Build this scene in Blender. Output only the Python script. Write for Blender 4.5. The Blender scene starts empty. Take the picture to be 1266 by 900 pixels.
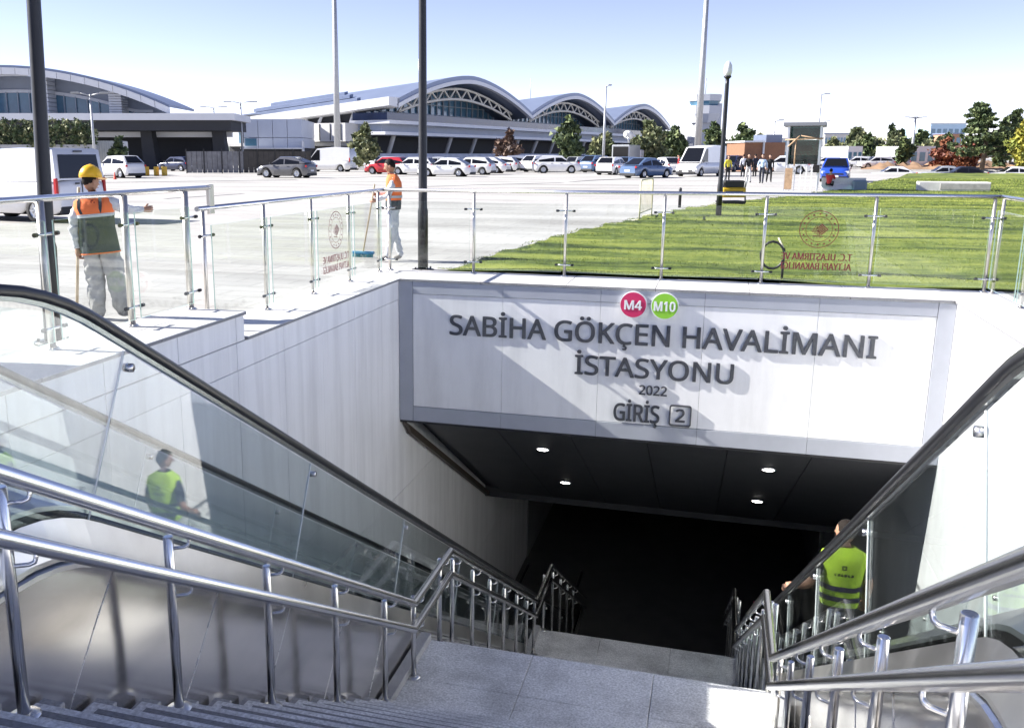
import bpy, bmesh, math, random
from mathutils import Vector, Matrix, Quaternion
import numpy as np
R = math.radians
sc = bpy.context.scene
COL = sc.collection

# ------------------------------------------------------------------ camera
cam = bpy.data.cameras.new('camera')
CAM = bpy.data.objects.new('camera', cam)
COL.objects.link(CAM)
CAM.location = (0, 0, 1.70)
PITCH, YAW = math.atan(258.5 / 1152), R(16.95)
FPX, PPX, PPY = 1152.0, 534.0, 450.0       # focal length and principal point in photograph pixels (the photo is a crop)
CAM.rotation_euler = (math.pi / 2 - PITCH, 0, YAW)
cam.sensor_width = 36
cam.lens = 36 * FPX / 1266
cam.shift_x = (633 - PPX) / 1266
cam.clip_start = 0.05
cam.clip_end = 6000
sc.camera = CAM

# ------------------------------------------------------------------ sky and sun
SUN_DIR = Vector((1.52, 0.18, -1.0)).normalized()         # the way the light travels
w = bpy.data.worlds.new('World'); sc.world = w; w.use_nodes = True
nt = w.node_tree; nt.nodes.clear()
sky = nt.nodes.new('ShaderNodeTexSky'); sky.sky_type = 'NISHITA'; sky.sun_disc = False
sky.sun_elevation = math.asin(-SUN_DIR.z)
sky.sun_rotation = math.atan2(-SUN_DIR.x, -SUN_DIR.y)
sky.altitude = 100; sky.air_density = 0.5; sky.dust_density = 0.0; sky.ozone_density = 1.0
bg = nt.nodes.new('ShaderNodeBackground'); bg.inputs[1].default_value = 0.105
out = nt.nodes.new('ShaderNodeOutputWorld')
tn = nt.nodes.new('ShaderNodeMix'); tn.data_type = 'RGBA'; tn.blend_type = 'MULTIPLY'; tn.inputs[0].default_value = 1; tn.inputs[7].default_value = (1.17, .90, .90, 1)   # even tint of the whole sky
nt.links.new(sky.outputs[0], tn.inputs[6]); nt.links.new(tn.outputs[2], bg.inputs[0]); nt.links.new(bg.outputs[0], out.inputs[0])
sl = bpy.data.lights.new('sun', 'SUN'); sl.energy = 5.0; sl.angle = R(0.4); sl.color = (1, .955, .89)
SUN = bpy.data.objects.new('sun', sl); COL.objects.link(SUN)
SUN.rotation_euler = SUN_DIR.to_track_quat('-Z', 'Y').to_euler()
SUN.location = (-30, -5, 30)
sc.view_settings.view_transform = 'Standard'
sc.view_settings.look = 'None'
sc.view_settings.exposure = 1.38
sc.view_settings.gamma = 1.0
sc.view_settings.use_curve_mapping = False
sc.render.engine = 'CYCLES'
sc.cycles.use_denoising = True
sc.cycles.max_bounces = 8; sc.cycles.diffuse_bounces = 6
sc.cycles.transparent_max_bounces = 16
sc.cycles.caustics_reflective = True; sc.cycles.blur_glossy = .5; sc.cycles.sample_clamp_indirect = 6
sc.cycles.caustics_refractive = False

# ------------------------------------------------------------------ helpers
_WL = {}
def rnd(seed): return random.Random(seed)
def prop(o, label=None, cat=None, group=None, kind=None):
    if label: o['label'] = label
    if cat: o['category'] = cat
    if group: o['group'] = group
    if kind: o['kind'] = kind
    return o
def thing(name, loc, label, cat, group=None, rz=0, kind=None):
    o = bpy.data.objects.new(name, None); COL.objects.link(o)
    o.location = loc; o.rotation_euler = (0, 0, rz); o.empty_display_size = .1
    _WL[o.name] = Vector(loc)
    return prop(o, label, cat, group, kind)
def wl(o): return _WL.get(o.name, Vector((0, 0, 0))) if o else Vector((0, 0, 0))
def copy_tree(o, parent=None):
    c = o.copy(); COL.objects.link(c); c.parent = parent
    for ch in o.children: copy_tree(ch, c)
    return c

class MB:
    """collects verts and faces of one mesh"""
    def __init__(s): s.v = []; s.f = []; s.m = []; s.sm = []
    def add(s, v, f, m=0, smooth=False):
        b = len(s.v); s.v += [tuple(p) for p in v]
        for q in f:
            s.f.append(tuple(b + i for i in q)); s.m.append(m); s.sm.append(smooth)
        return s
    def bx(s, x0, x1, y0, y1, z0, z1, m=0):
        v = [(x, y, z) for x in (x0, x1) for y in (y0, y1) for z in (z0, z1)]
        return s.add(v, [(0, 1, 3, 2), (4, 6, 7, 5), (0, 4, 5, 1), (2, 3, 7, 6), (0, 2, 6, 4), (1, 5, 7, 3)], m)
    def box(s, c, d, m=0, rot=None):
        h = [k / 2 for k in d]; v = []
        for x in (-h[0], h[0]):
            for y in (-h[1], h[1]):
                for z in (-h[2], h[2]):
                    p = Vector((x, y, z))
                    if rot: p = rot @ p
                    v.append(p + Vector(c))
        return s.add(v, [(0, 1, 3, 2), (4, 6, 7, 5), (0, 4, 5, 1), (2, 3, 7, 6), (0, 2, 6, 4), (1, 5, 7, 3)], m)
    def bev(s, x0, x1, y0, y1, z0, z1, b=.01, m=0):
        """box with chamfered edges"""
        xs, ys, zs = (x0, x1), (y0, y1), (z0, z1); v = []; idx = {}
        for i in (0, 1):
            for j in (0, 1):
                for k in (0, 1):
                    sx, sy, sz = (1 - 2 * i), (1 - 2 * j), (1 - 2 * k)
                    for a, p in (('x', (xs[i], ys[j] + sy * b, zs[k] + sz * b)), ('y', (xs[i] + sx * b, ys[j], zs[k] + sz * b)), ('z', (xs[i] + sx * b, ys[j] + sy * b, zs[k]))):
                        idx[i, j, k, a] = len(v); v.append(p)
        F = []; g = lambda *t: idx[t]
        for i in (0, 1):
            F.append([g(i, 0, 0, 'x'), g(i, 1, 0, 'x'), g(i, 1, 1, 'x'), g(i, 0, 1, 'x')])
            F.append([g(0, i, 0, 'y'), g(1, i, 0, 'y'), g(1, i, 1, 'y'), g(0, i, 1, 'y')])
            F.append([g(0, 0, i, 'z'), g(1, 0, i, 'z'), g(1, 1, i, 'z'), g(0, 1, i, 'z')])
            for j in (0, 1):
                F.append([g(i, j, 0, 'x'), g(i, j, 1, 'x'), g(i, j, 1, 'y'), g(i, j, 0, 'y')])
                F.append([g(i, 0, j, 'x'), g(i, 1, j, 'x'), g(i, 1, j, 'z'), g(i, 0, j, 'z')])
                F.append([g(0, i, j, 'y'), g(1, i, j, 'y'), g(1, i, j, 'z'), g(0, i, j, 'z')])
                for k in (0, 1): F.append([g(i, j, k, 'x'), g(i, j, k, 'y'), g(i, j, k, 'z')])
        return s.add(v, F, m)
    def tube(s, path, r, n=8, m=0, caps=True, smooth=True):
        P = [Vector(p) for p in path]; rr = r if hasattr(r, '__len__') else [r] * len(P)
        rings = []; up = None
        for i, p in enumerate(P):
            a = (P[i] - P[i - 1]).normalized() if i else None
            b = (P[i + 1] - P[i]).normalized() if i < len(P) - 1 else None
            t = (a + b).normalized() if a and b and (a + b).length > 1e-6 else (b or a)
            if up is None:
                up = Vector((0, 0, 1)) if abs(t.z) < .9 else Vector((1, 0, 0))
            u = (up - t * up.dot(t)).normalized(); up = u; q = t.cross(u)
            k = 1.0
            if a and b:
                c = max(.35, math.sqrt(max(0, (1 + a.dot(b)) / 2))); k = 1 / c
            ring = []
            for j in range(n):
                an = 2 * math.pi * j / n
                d = u * math.cos(an) + q * math.sin(an)
                if a and b and k > 1.001:
                    mit = (b - a)
                    if mit.length > 1e-6:
                        mit.normalize(); d = d + mit * d.dot(mit) * (k - 1)
                ring.append(p + d * rr[i])
            rings.append(ring)
        v = [p for r_ in rings for p in r_]; f = []
        for i in range(len(P) - 1):
            for j in range(n):
                k = (j + 1) % n
                f.append((i * n + j, i * n + k, (i + 1) * n + k, (i + 1) * n + j))
        s.add(v, f, m, smooth)
        if caps:
            s.add(rings[0][::-1], [tuple(range(n))], m); s.add(rings[-1], [tuple(range(n))], m)
        return s
    def lathe(s, prof, c=(0, 0, 0), n=16, m=0, axis='z', smooth=True, caps=True):
        """prof: [(r, h)]"""
        v = []; f = []
        for (r, h) in prof:
            for j in range(n):
                a = 2 * math.pi * j / n; x, y = r * math.cos(a), r * math.sin(a)
                p = (x, y, h) if axis == 'z' else ((h, x, y) if axis == 'x' else (x, h, y))
                v.append(tuple(p[i] + c[i] for i in range(3)))
        for i in range(len(prof) - 1):
            for j in range(n):
                k = (j + 1) % n
                f.append((i * n + j, i * n + k, (i + 1) * n + k, (i + 1) * n + j))
        s.add(v, f, m, smooth)
        for i in (0, len(prof) - 1) if caps else ():
            if prof[i][0] > 1e-5: s.add([v[i * n + j] for j in range(n)], [tuple(range(n))], m)
        return s
    def prism(s, pts, a, b, ax=1, m=0):
        """polygon pts extruded along axis ax (0,1,2) from a to b; pts are the two other coords in order"""
        n = len(pts)
        def mk(p, h):
            q = list(p); q.insert(ax, h); return tuple(q)
        v = [mk(p, a) for p in pts] + [mk(p, b) for p in pts]
        f = [tuple(range(n)), tuple(range(2 * n - 1, n - 1, -1))] + [(i, (i + 1) % n, n + (i + 1) % n, n + i) for i in range(n)]
        return s.add(v, f, m)
    def sweep(s, sec, path, x=0, m=0, smooth=False, caps=True, closed=True):
        """section [(dx, dn)] swept along a path [(y, z)] in the plane X = x"""
        n = len(sec); L = len(path); v = []
        for i, (y, z) in enumerate(path):
            a = path[max(0, i - 1)]; b = path[min(L - 1, i + 1)]
            t = Vector((b[0] - a[0], b[1] - a[1])).normalized(); nn = Vector((-t.y, t.x))
            for (dx, dn) in sec: v.append((x + dx, y + nn.x * dn, z + nn.y * dn))
        f = []
        for i in range(L - 1):
            for j in range(n if closed else n - 1):
                k = (j + 1) % n
                f.append((i * n + j, i * n + k, (i + 1) * n + k, (i + 1) * n + j))
        s.add(v, f, m, smooth)
        if caps and closed:
            s.add(v[:n], [tuple(range(n))], m); s.add(v[-n:], [tuple(range(n))], m)
        return s
    def mesh(s, name, mats, off=Vector((0, 0, 0)), fix=True):
        me = bpy.data.meshes.new(name)
        v = np.array(s.v, dtype=float).reshape(-1, 3) - np.array(off)
        me.from_pydata(v.tolist(), [], s.f)
        for mm in (mats if isinstance(mats, (list, tuple)) else [mats]): me.materials.append(mm)
        if len(me.polygons):
            me.polygons.foreach_set('material_index', s.m)
            me.polygons.foreach_set('use_smooth', s.sm)
        if fix:
            b = bmesh.new(); b.from_mesh(me); bmesh.ops.remove_doubles(b, verts=b.verts, dist=1e-5)
            bmesh.ops.recalc_face_normals(b, faces=b.faces); b.to_mesh(me); b.free()
        me.update()
        return me
    def build(s, name, mats, parent=None, local=False, fix=True):
        off = Vector((0, 0, 0)) if local else wl(parent)
        o = bpy.data.objects.new(name, s.mesh(name, mats, off, fix)); COL.objects.link(o)
        o.parent = parent; _WL[o.name] = wl(parent).copy()
        return o
def place(name, me, parent=None, loc=(0, 0, 0), rot=(0, 0, 0), scl=(1, 1, 1)):
    o = bpy.data.objects.new(name, me); COL.objects.link(o); o.parent = parent
    o.location = Vector(loc) - wl(parent); o.rotation_euler = rot; o.scale = scl
    return o

# ------------------------------------------------------------------ materials
_MC = {}
def mat(name, col, rough=.5, metal=0., var=0., vs=6., bump=0., bs=40., spec=.5, stretch=None, var2=None, coat=0., objvar=0., big=0., bigs=1.2, bigst=None):
    if name in _MC: return _MC[name]
    M = bpy.data.materials.new(name); M.use_nodes = True; N = M.node_tree.nodes; Lk = M.node_tree.links
    P = N['Principled BSDF']; c = (*col, 1) if len(col) == 3 else col
    P.inputs['Base Color'].default_value = c; P.inputs['Roughness'].default_value = rough
    P.inputs['Metallic'].default_value = metal; P.inputs['Specular IOR Level'].default_value = spec
    if coat: P.inputs['Coat Weight'].default_value = coat; P.inputs['Coat Roughness'].default_value = .06
    co = None
    if var or bump or objvar or big:
        tc = N.new('ShaderNodeTexCoord'); mp = N.new('ShaderNodeMapping'); Lk.new(tc.outputs['Object'], mp.inputs[0])
        if stretch: mp.inputs['Scale'].default_value = stretch
    if var:
        nz = N.new('ShaderNodeTexNoise'); nz.inputs['Scale'].default_value = vs; nz.inputs['Detail'].default_value = 6; nz.inputs['Roughness'].default_value = .62
        Lk.new(mp.outputs[0], nz.inputs[0])
        mr = N.new('ShaderNodeMapRange'); mr.inputs[1].default_value = .3; mr.inputs[2].default_value = .7
        Lk.new(nz.outputs[0], mr.inputs[0])
        mx = N.new('ShaderNodeMix'); mx.data_type = 'RGBA'
        lo = tuple(max(0, k * (1 - var)) for k in col); hi = var2 or tuple(min(1, k * (1 + var * .7)) for k in col)
        mx.inputs[6].default_value = (*lo, 1); mx.inputs[7].default_value = (*hi[:3], 1)
        Lk.new(mr.outputs[0], mx.inputs[0]); co = mx.outputs[2]
        rm = N.new('ShaderNodeMapRange'); rm.inputs[3].default_value = max(0, rough - .08); rm.inputs[4].default_value = min(1, rough + .1)
        Lk.new(nz.outputs[0], rm.inputs[0]); Lk.new(rm.outputs[0], P.inputs['Roughness'])
    if objvar:
        oi = N.new('ShaderNodeObjectInfo'); hs = N.new('ShaderNodeHueSaturation')
        m2 = N.new('ShaderNodeMapRange'); m2.inputs[3].default_value = 1 - objvar; m2.inputs[4].default_value = 1 + objvar
        Lk.new(oi.outputs['Random'], m2.inputs[0]); Lk.new(m2.outputs[0], hs.inputs['Value'])
        if co: Lk.new(co, hs.inputs['Color'])
        else: hs.inputs['Color'].default_value = c
        co = hs.outputs[0]
    if big:                                            # broad stains and wear
        m3 = N.new('ShaderNodeMapping'); Lk.new(tc.outputs['Object'], m3.inputs[0])
        if bigst: m3.inputs['Scale'].default_value = bigst
        n3 = N.new('ShaderNodeTexNoise'); n3.inputs['Scale'].default_value = bigs; n3.inputs['Detail'].default_value = 7; n3.inputs['Roughness'].default_value = .65; Lk.new(m3.outputs[0], n3.inputs[0])
        r3 = N.new('ShaderNodeMapRange'); r3.inputs[1].default_value = .34; r3.inputs[2].default_value = .56; r3.inputs[3].default_value = 1 - big; r3.inputs[4].default_value = 1; Lk.new(n3.outputs[0], r3.inputs[0])
        h3 = N.new('ShaderNodeHueSaturation'); Lk.new(r3.outputs[0], h3.inputs['Value'])
        if co: Lk.new(co, h3.inputs['Color'])
        else: h3.inputs['Color'].default_value = c
        co = h3.outputs[0]
    if co: Lk.new(co, P.inputs['Base Color'])
    if bump:
        n2 = N.new('ShaderNodeTexNoise'); n2.inputs['Scale'].default_value = bs; n2.inputs['Detail'].default_value = 4
        Lk.new(mp.outputs[0], n2.inputs[0])
        bp = N.new('ShaderNodeBump'); bp.inputs['Strength'].default_value = bump; bp.inputs['Distance'].default_value = .02
        Lk.new(n2.outputs[0], bp.inputs['Height']); Lk.new(bp.outputs[0], P.inputs['Normal'])
    _MC[name] = M; return M
def glass_mat(name, tint, ior=1.5, rough=0.0, dirt=.04):
    """clear architectural pane: Fresnel mix of a tinted see-through layer and a mirror-like reflection"""
    M = bpy.data.materials.new(name); M.use_nodes = True; N = M.node_tree.nodes; Lk = M.node_tree.links
    N.clear(); o = N.new('ShaderNodeOutputMaterial')
    tr = N.new('ShaderNodeBsdfTransparent'); tr.inputs[0].default_value = (*tint, 1)
    gl = N.new('ShaderNodeBsdfGlossy'); gl.inputs['Roughness'].default_value = rough
    df = N.new('ShaderNodeBsdfDiffuse'); df.inputs[0].default_value = (.75, .8, .8, 1)
    fr = N.new('ShaderNodeFresnel'); ge = N.new('ShaderNodeNewGeometry'); io = N.new('ShaderNodeMapRange'); io.inputs[3].default_value = ior; io.inputs[4].default_value = 1 / ior
    Lk.new(ge.outputs['Backfacing'], io.inputs[0]); Lk.new(io.outputs[0], fr.inputs[0])     # same reflectance from both sides of a pane
    m1 = N.new('ShaderNodeMixShader'); m2 = N.new('ShaderNodeMixShader')
    tc = N.new('ShaderNodeTexCoord'); nz = N.new('ShaderNodeTexNoise'); nz.inputs['Scale'].default_value = 2.5; nz.inputs['Detail'].default_value = 7
    Lk.new(tc.outputs['Object'], nz.inputs[0])
    mr = N.new('ShaderNodeMapRange'); mr.inputs[1].default_value = .4; mr.inputs[2].default_value = .8; mr.inputs[3].default_value = dirt * .2; mr.inputs[4].default_value = dirt
    Lk.new(nz.outputs[0], mr.inputs[0]); Lk.new(mr.outputs[0], m1.inputs[0])
    Lk.new(tr.outputs[0], m1.inputs[1]); Lk.new(df.outputs[0], m1.inputs[2])
    Lk.new(fr.outputs[0], m2.inputs[0]); Lk.new(m1.outputs[0], m2.inputs[1]); Lk.new(gl.outputs[0], m2.inputs[2])
    Lk.new(m2.outputs[0], o.inputs[0]); return M
def emit_mat(name, col, s):
    M = bpy.data.materials.new(name); M.use_nodes = True; P = M.node_tree.nodes['Principled BSDF']
    P.inputs['Base Color'].default_value = (*col, 1); P.inputs['Emission Color'].default_value = (*col, 1); P.inputs['Emission Strength'].default_value = s
    return M

# pixel of the 1266 x 900 photograph -> point at ground level (real distance along that line of sight)
_f = Vector((-math.sin(YAW) * math.cos(PITCH), math.cos(YAW) * math.cos(PITCH), -math.sin(PITCH)))
_r = Vector((math.cos(YAW), math.sin(YAW), 0)); _u = _r.cross(_f)
PZ = -.03
def G(px, py, z=PZ):
    d = _f + _r * ((px - PPX) / FPX) + _u * ((PPY - py) / FPX)
    return Vector((0, 0, 1.70)) + d * ((z - 1.70) / d.z)
def AT(px, D, z=PZ):
    """point straight under image column px at horizontal distance D along the view axis"""
    t = (px - PPX) / (FPX / math.cos(PITCH))
    fx = Vector((-math.sin(YAW), math.cos(YAW), 0)); p = fx * D + _r * (t * D); p.z = z
    return p
def ZAT(py, D):
    """height of image row py (measured near the horizon) at view distance D"""
    a = math.atan((PPY - py) / FPX) - PITCH
    return 1.70 + math.tan(a) * D
# ------------------------------------------------------------------ entrance dimensions (metres; coping top is z = 0)
XL, XR, YS = -4.27, 2.80, 12.4
T = .5955                              # fall of stairs and escalators per metre
TOPZ = .19                             # platform at the head of the stairs
FLOORZ = -8.6
SX0, SX1 = -2.28, .66                  # stair width

M_white = mat('white_panel', (.86, .863, .87), .38, 0, .03, 2.5, .03, 8, big=.15, bigs=1.8, bigst=(1, 2.2, .16), objvar=.025)
M_joint = mat('panel_joint_shadow_gap', (.10, .10, .11), .7); M_jgrey = mat('grey_joint_seal', (.42, .42, .44), .7)
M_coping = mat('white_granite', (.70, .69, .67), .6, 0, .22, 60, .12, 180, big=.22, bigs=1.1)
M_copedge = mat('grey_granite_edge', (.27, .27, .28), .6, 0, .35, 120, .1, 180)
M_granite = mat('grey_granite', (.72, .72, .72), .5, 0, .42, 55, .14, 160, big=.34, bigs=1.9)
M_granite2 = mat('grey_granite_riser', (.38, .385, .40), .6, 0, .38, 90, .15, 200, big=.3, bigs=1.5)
M_steel = mat('stainless_steel', (.72, .71, .69), .27, 1, .10, 5, .012, 30)
M_brush = mat('brushed_steel_cladding', (.74, .71, .68), .15, 1, .10, 3, .07, 1.2, stretch=(1, .30, 1.6))
M_rail = mat('satin_steel_rail', (.80, .79, .775), .21, 1)
M_brushd = mat('brushed_steel_deck', (.72, .71, .68), .3, 1, .08, 4, .03, 3)
M_rubber = mat('black_handrail_rubber', (.012, .012, .014), .3)
M_dark = mat('dark_metal', (.03, .03, .033), .5, .3, .2, 4)
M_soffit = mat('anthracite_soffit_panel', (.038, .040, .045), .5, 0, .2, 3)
M_tread = mat('escalator_step_metal', (.12, .12, .125), .45, .8, .2, 20)
M_seal = mat('glass_edge_seal', (.80, .83, .82), .45)
M_grey = mat('grey_blue_fascia_panel', (.40, .42, .47), .45, 0, .06, 3)
M_egl = glass_mat('escalator_glass', (.915, .952, .955), 1.75, 0, .012)
M_rgl = glass_mat('railing_glass', (.972, .99, .982), 1.48, 0, .004)
M_gedge = mat('green_glass_edge', (.45, .62, .56), .2, 0, .1, 10)
M_hall_shade = mat('grey_hall_shade', (.30, .30, .30), .5, 0, .15, 1)
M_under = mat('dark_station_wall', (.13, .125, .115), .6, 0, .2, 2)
M_letter = mat('dark_brushed_letter', (.10, .105, .12), .4, .5, .2, 30)
M_plate = mat('satin_aluminium', (.66, .67, .69), .35, .9, .06, 8)

# ------------------------------------------------------------------ retaining walls clad in white panels
def clad_wall(name, X, face, label, y_list, rows, seed):
    root = thing(name, (X, 8, 0), label, 'wall')
    r = rnd(seed)
    b = MB(); x0, x1 = (X - .30, X - .012) if face > 0 else (X + .012, X + .30)
    b.bx(x0, x1, -6.5, 33, -9.3, -.034)
    b.build('wall_core', M_jgrey, root)
    for (z0, z1, ya, yb) in rows:
        ys = [y for y in y_list if ya - .01 <= y <= yb + .01]
        for i in range(len(ys) - 1):
            p = MB(); e = r.uniform(-.0015, .0015)
            xa, xb = (X - .022, X + e) if face > 0 else (X - e, X + .022)
            p.bev(xa, xb, ys[i] + .003, ys[i + 1] - .003, z0 + .003, z1 - .003, .0015)
            p.build('panel', M_white, root)
    return root
ysL = [-6.3 + 1.0 * i for i in range(39)]
rowsL = [(-.30, -.034, -6.4, 32), (-3.2, -.30, -6.4, 32), (-6.2, -3.2, -6.4, 32), (-9.2, -6.2, -6.4, 32)]
wallL = clad_wall('retaining_wall', XL, 1, 'shaded white panelled wall beside the left escalator', ysL, rowsL, 1)
wallR = clad_wall('retaining_wall', XR, -1, 'sunlit white panelled wall beside the right escalator', [-6.3 + 1.7 * i for i in range(24)], [(-3.3, -.034, -6.4, 33), (-6.4, -3.3, -6.4, 33), (-9.2, -6.4, -6.4, 33)], 2)
# raised upstand at the head of the entrance, both sides
for X, face, root in ((XL, 1, wallL), (XR, -1, wallR)):
    c = MB(); xa, xb = (X - .72, X - .012) if face > 0 else (X + .012, X + .72)
    c.bx(xa, xb, -6.4, 7.865, -.033, .214); c.build('upstand_core', M_copedge, root)
    for i in range(15):
        ya, yb = -6.3 + 1.0 * i, -6.3 + 1.0 * (i + 1)
        if yb > 7.86: yb = 7.86
        if yb - ya < .1: continue
        p = MB(); xa, xb = (X - .02, X + .001) if face > 0 else (X - .001, X + .02)
        p.bev(xa, xb, ya + .004, yb - .004, -.026, .212, .002); p.build('panel', M_white, root)

def coping(name, label, slabs, over, seed):
    """slabs: (x0,x1,y0,y1,ztop)"""
    root = thing(name, ((slabs[0][0] + slabs[0][1]) / 2, slabs[0][2], 0), label, 'coping'); r = rnd(seed)
    for (x0, x1, y0, y1, z) in slabs:
        b = MB(); d = r.uniform(-.002, .002)
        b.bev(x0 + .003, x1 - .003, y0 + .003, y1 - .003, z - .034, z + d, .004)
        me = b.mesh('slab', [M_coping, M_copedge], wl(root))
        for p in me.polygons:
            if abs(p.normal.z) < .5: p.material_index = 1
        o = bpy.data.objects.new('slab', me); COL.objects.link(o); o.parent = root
    return root
sl = [(XL - .72, XL + .03, -6.4 + 1.427 * i, -6.4 + 1.427 * (i + 1), .25) for i in range(10)]
coping('wall_coping', 'raised light granite coping at the head of the shaded left wall', sl, 0, 3)
sl = [(XL - .72, XL + .03, 7.875 + 1.125 * i, 7.875 + 1.125 * (i + 1), 0) for i in range(4)] + [(XL - .72, XL + .03, 12.375, 13.4, 0)]
coping('wall_coping', 'lower light granite coping on the shaded left wall towards the sign corner', sl, 0, 4)
sl = [(XL + .031 + 1.17 * i, XL + .031 + 1.17 * (i + 1), YS - .03, 13.4, 0) for i in range(6)]
sl[-1] = (sl[-1][0], XR - .031, YS - .03, 13.4, 0)
coping('wall_coping', 'light granite coping along the top of the station sign', sl, 0, 5)
sl = [(XR - .03, XR + .72, 7.875 + 1.105 * i, 7.875 + 1.105 * (i + 1), 0) for i in range(5)]
coping('wall_coping', 'light granite coping on top of the sunlit right wall', sl, 0, 6)
sl = [(XR - .03, XR + .72, -6.4 + 1.427 * i, -6.4 + 1.427 * (i + 1), .25) for i in range(10)]
coping('wall_coping', 'raised granite coping on the right wall nearest the viewer', sl, 0, 7)

# ------------------------------------------------------------------ station hall below
hall = thing('station_hall', (-.77, 22, FLOORZ), 'dark station hall seen under the sign', 'station hall', kind='structure')
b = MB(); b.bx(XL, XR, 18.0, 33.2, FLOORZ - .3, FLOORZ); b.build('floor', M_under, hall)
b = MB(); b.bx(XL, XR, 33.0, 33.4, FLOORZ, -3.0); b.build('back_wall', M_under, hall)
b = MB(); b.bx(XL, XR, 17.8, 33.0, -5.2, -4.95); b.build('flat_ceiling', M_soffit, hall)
b = MB()                                            # grey sheets added to paint the hall walls' fade into darkness
b.bx(XL + .005, XL + .03, 22.5, 33, FLOORZ, -5.2); b.bx(XR - .03, XR - .005, 22.5, 33, FLOORZ, -5.2); b.build('wall_shade_sheet', M_hall_shade, hall)
soff = thing('sloping_soffit', (-.77, YS, -2.07), 'dark sloping panelled ceiling under the station sign', 'ceiling')
SS = .555; th = math.atan(SS); n_s = Vector((0, math.sin(th), math.cos(th)))
b = MB(); b.prism([(YS + .24, -1.96), (17.8, -4.98), (17.8, -4.7), (YS + .24, -1.6)], XL + .02, XR - .02, 0); b.build('ceiling_core', M_joint, soff)
def soff_z(y): return -2.08 - SS * (y - YS)
for i in range(5):
    for j in range(6):
        xa, xb = XL + .38 + 1.05 * j, XL + .38 + 1.05 * (j + 1)
        if j == 5: xb = XR - .06
        ya, yb = YS + .06 + 1.08 * i, YS + .06 + 1.08 * (i + 1)
        p = MB(); p.prism([(ya + .006, soff_z(ya)), (yb - .006, soff_z(yb)), (yb - .006, soff_z(yb) + .09), (ya + .006, soff_z(ya) + .09)], xa + .006, xb - .006, 0)
        p.build('ceiling_panel', M_soffit, soff)
b = MB(); b.prism([(YS + .05, soff_z(YS + .05) - .01), (17.8, soff_z(17.8) - .01), (17.8, soff_z(17.8) - .12), (YS + .3, soff_z(YS + .3) - .12)], XL + .025, XL + .09, 0)
b.build('edge_trim', mat('bronze_trim', (.10, .08, .065), .5, .4, .3, 5), soff)
M_lamp = emit_mat('downlight_diffuser', (1, .98, .93), 14)
lights = [((671, 555), 'at the far left of the front pair'), ((699, 596), 'at the left of the rear pair'), ((950, 580), 'at the right of the front pair'), ((936, 619), 'at the right of the rear pair')]
for (px, py), ds in lights:
    d = _f + _r * ((px - PPX) / FPX) + _u * ((PPY - py) / FPX)
    # meet the sloping soffit: z = soff_z(y)
    t = (-2.08 + SS * YS - 1.70) / (d.z + SS * d.y); p = Vector((0, 0, 1.70)) + d * t
    L = thing('ceiling_downlight', p, 'small round lit downlight in the dark soffit ' + ds, 'downlight', 'downlights in the dark soffit')
    L.rotation_euler = (-th, 0, 0)
    q = MB(); q.lathe([(.075, -.012), (.10, -.014), (.105, -.004), (.105, .01)], n=20); q.build('trim_ring', M_plate, L, local=True)
    q = MB(); q.lathe([(0, -.022), (.06, -.020), (.080, -.013), (.080, .0)], n=20); q.build('diffuser', M_lamp, L, local=True)

# ------------------------------------------------------------------ stairs of grey granite
STZ = TOPZ - .0665
stairs = thing('staircase', (-.81, 1.3, TOPZ), 'grey granite stairs leading down between two escalators', 'stairs')
TR, RI = .3083, .1857
step_me = {}
def stepmesh(w0, w1, tr, ri):
    b = MB()
    b.bev(w0, w1, 0, tr + .03, -ri, 0, .012)
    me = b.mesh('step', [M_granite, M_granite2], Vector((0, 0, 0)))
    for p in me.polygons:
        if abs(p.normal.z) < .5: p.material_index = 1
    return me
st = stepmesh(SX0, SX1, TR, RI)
sm_ = MB(); sm_.bx(SX0 + .06, SX1 - .06, TR - .048, TR - .018, -.004, .0022); strip_me = sm_.mesh('edge_strip', mat('dark_edge_strip', (.24, .24, .25), .85, 0, .3, 60))  # thin dark strip along the front edge of each tread
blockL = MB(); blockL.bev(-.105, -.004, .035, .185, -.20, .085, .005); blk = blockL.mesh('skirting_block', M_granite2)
def flight(y0, z0, n):
    """y0,z0: the edge from which the flight falls; n risers"""
    for k in range(1, n):
        y, z = y0 + (k - 1) * TR, z0 - k * RI
        place('step', st, stairs, (0, y, z))
        place('edge_strip', strip_me, stairs, (0, y, z))
        for xx in (SX0, SX1 + .109): place('skirting_block', blk, stairs, (xx, y, z))
    return y0 + (n - 1) * TR, z0 - n * RI
def slab_row(y0, y1, z, nx, nm):
    wd = (SX1 - SX0 + .22) / nx
    for i in range(nx):
        b = MB(); b.bev(SX0 - .11 + wd * i + .002, SX0 - .11 + wd * (i + 1) - .002, y0, y1, z - .12, z, .005)
        b.build(nm, M_granite, stairs)
Y1, Z1 = flight(6.175 - 14 * TR, STZ, 15)
Z1 = STZ - 15 * RI; Y1 = 6.175
slab_row(Y1, 6.83, Z1, 3, 'landing_slab'); slab_row(6.833, 7.49, Z1, 3, 'landing_slab')
Y2, Z2 = flight(7.49, Z1, 16)
slab_row(Y2, Y2 + .65, Z2, 3, 'landing_slab'); slab_row(Y2 + .653, Y2 + 1.3, Z2, 3, 'landing_slab')
flight(Y2 + 1.3, Z2, 17)
for xx in (SX0 - .105, SX1 + .005):                        # raised kerb strip along the landings
    for (ya, yb, z) in ((Y1 + .02, 7.48, Z1), (Y2 + .02, Y2 + 1.28, Z2)):
        b = MB(); b.bev(xx, xx + .1, ya, yb, z + .001, z + .075, .005); b.build('kerb_strip', M_granite2, stairs)
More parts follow.
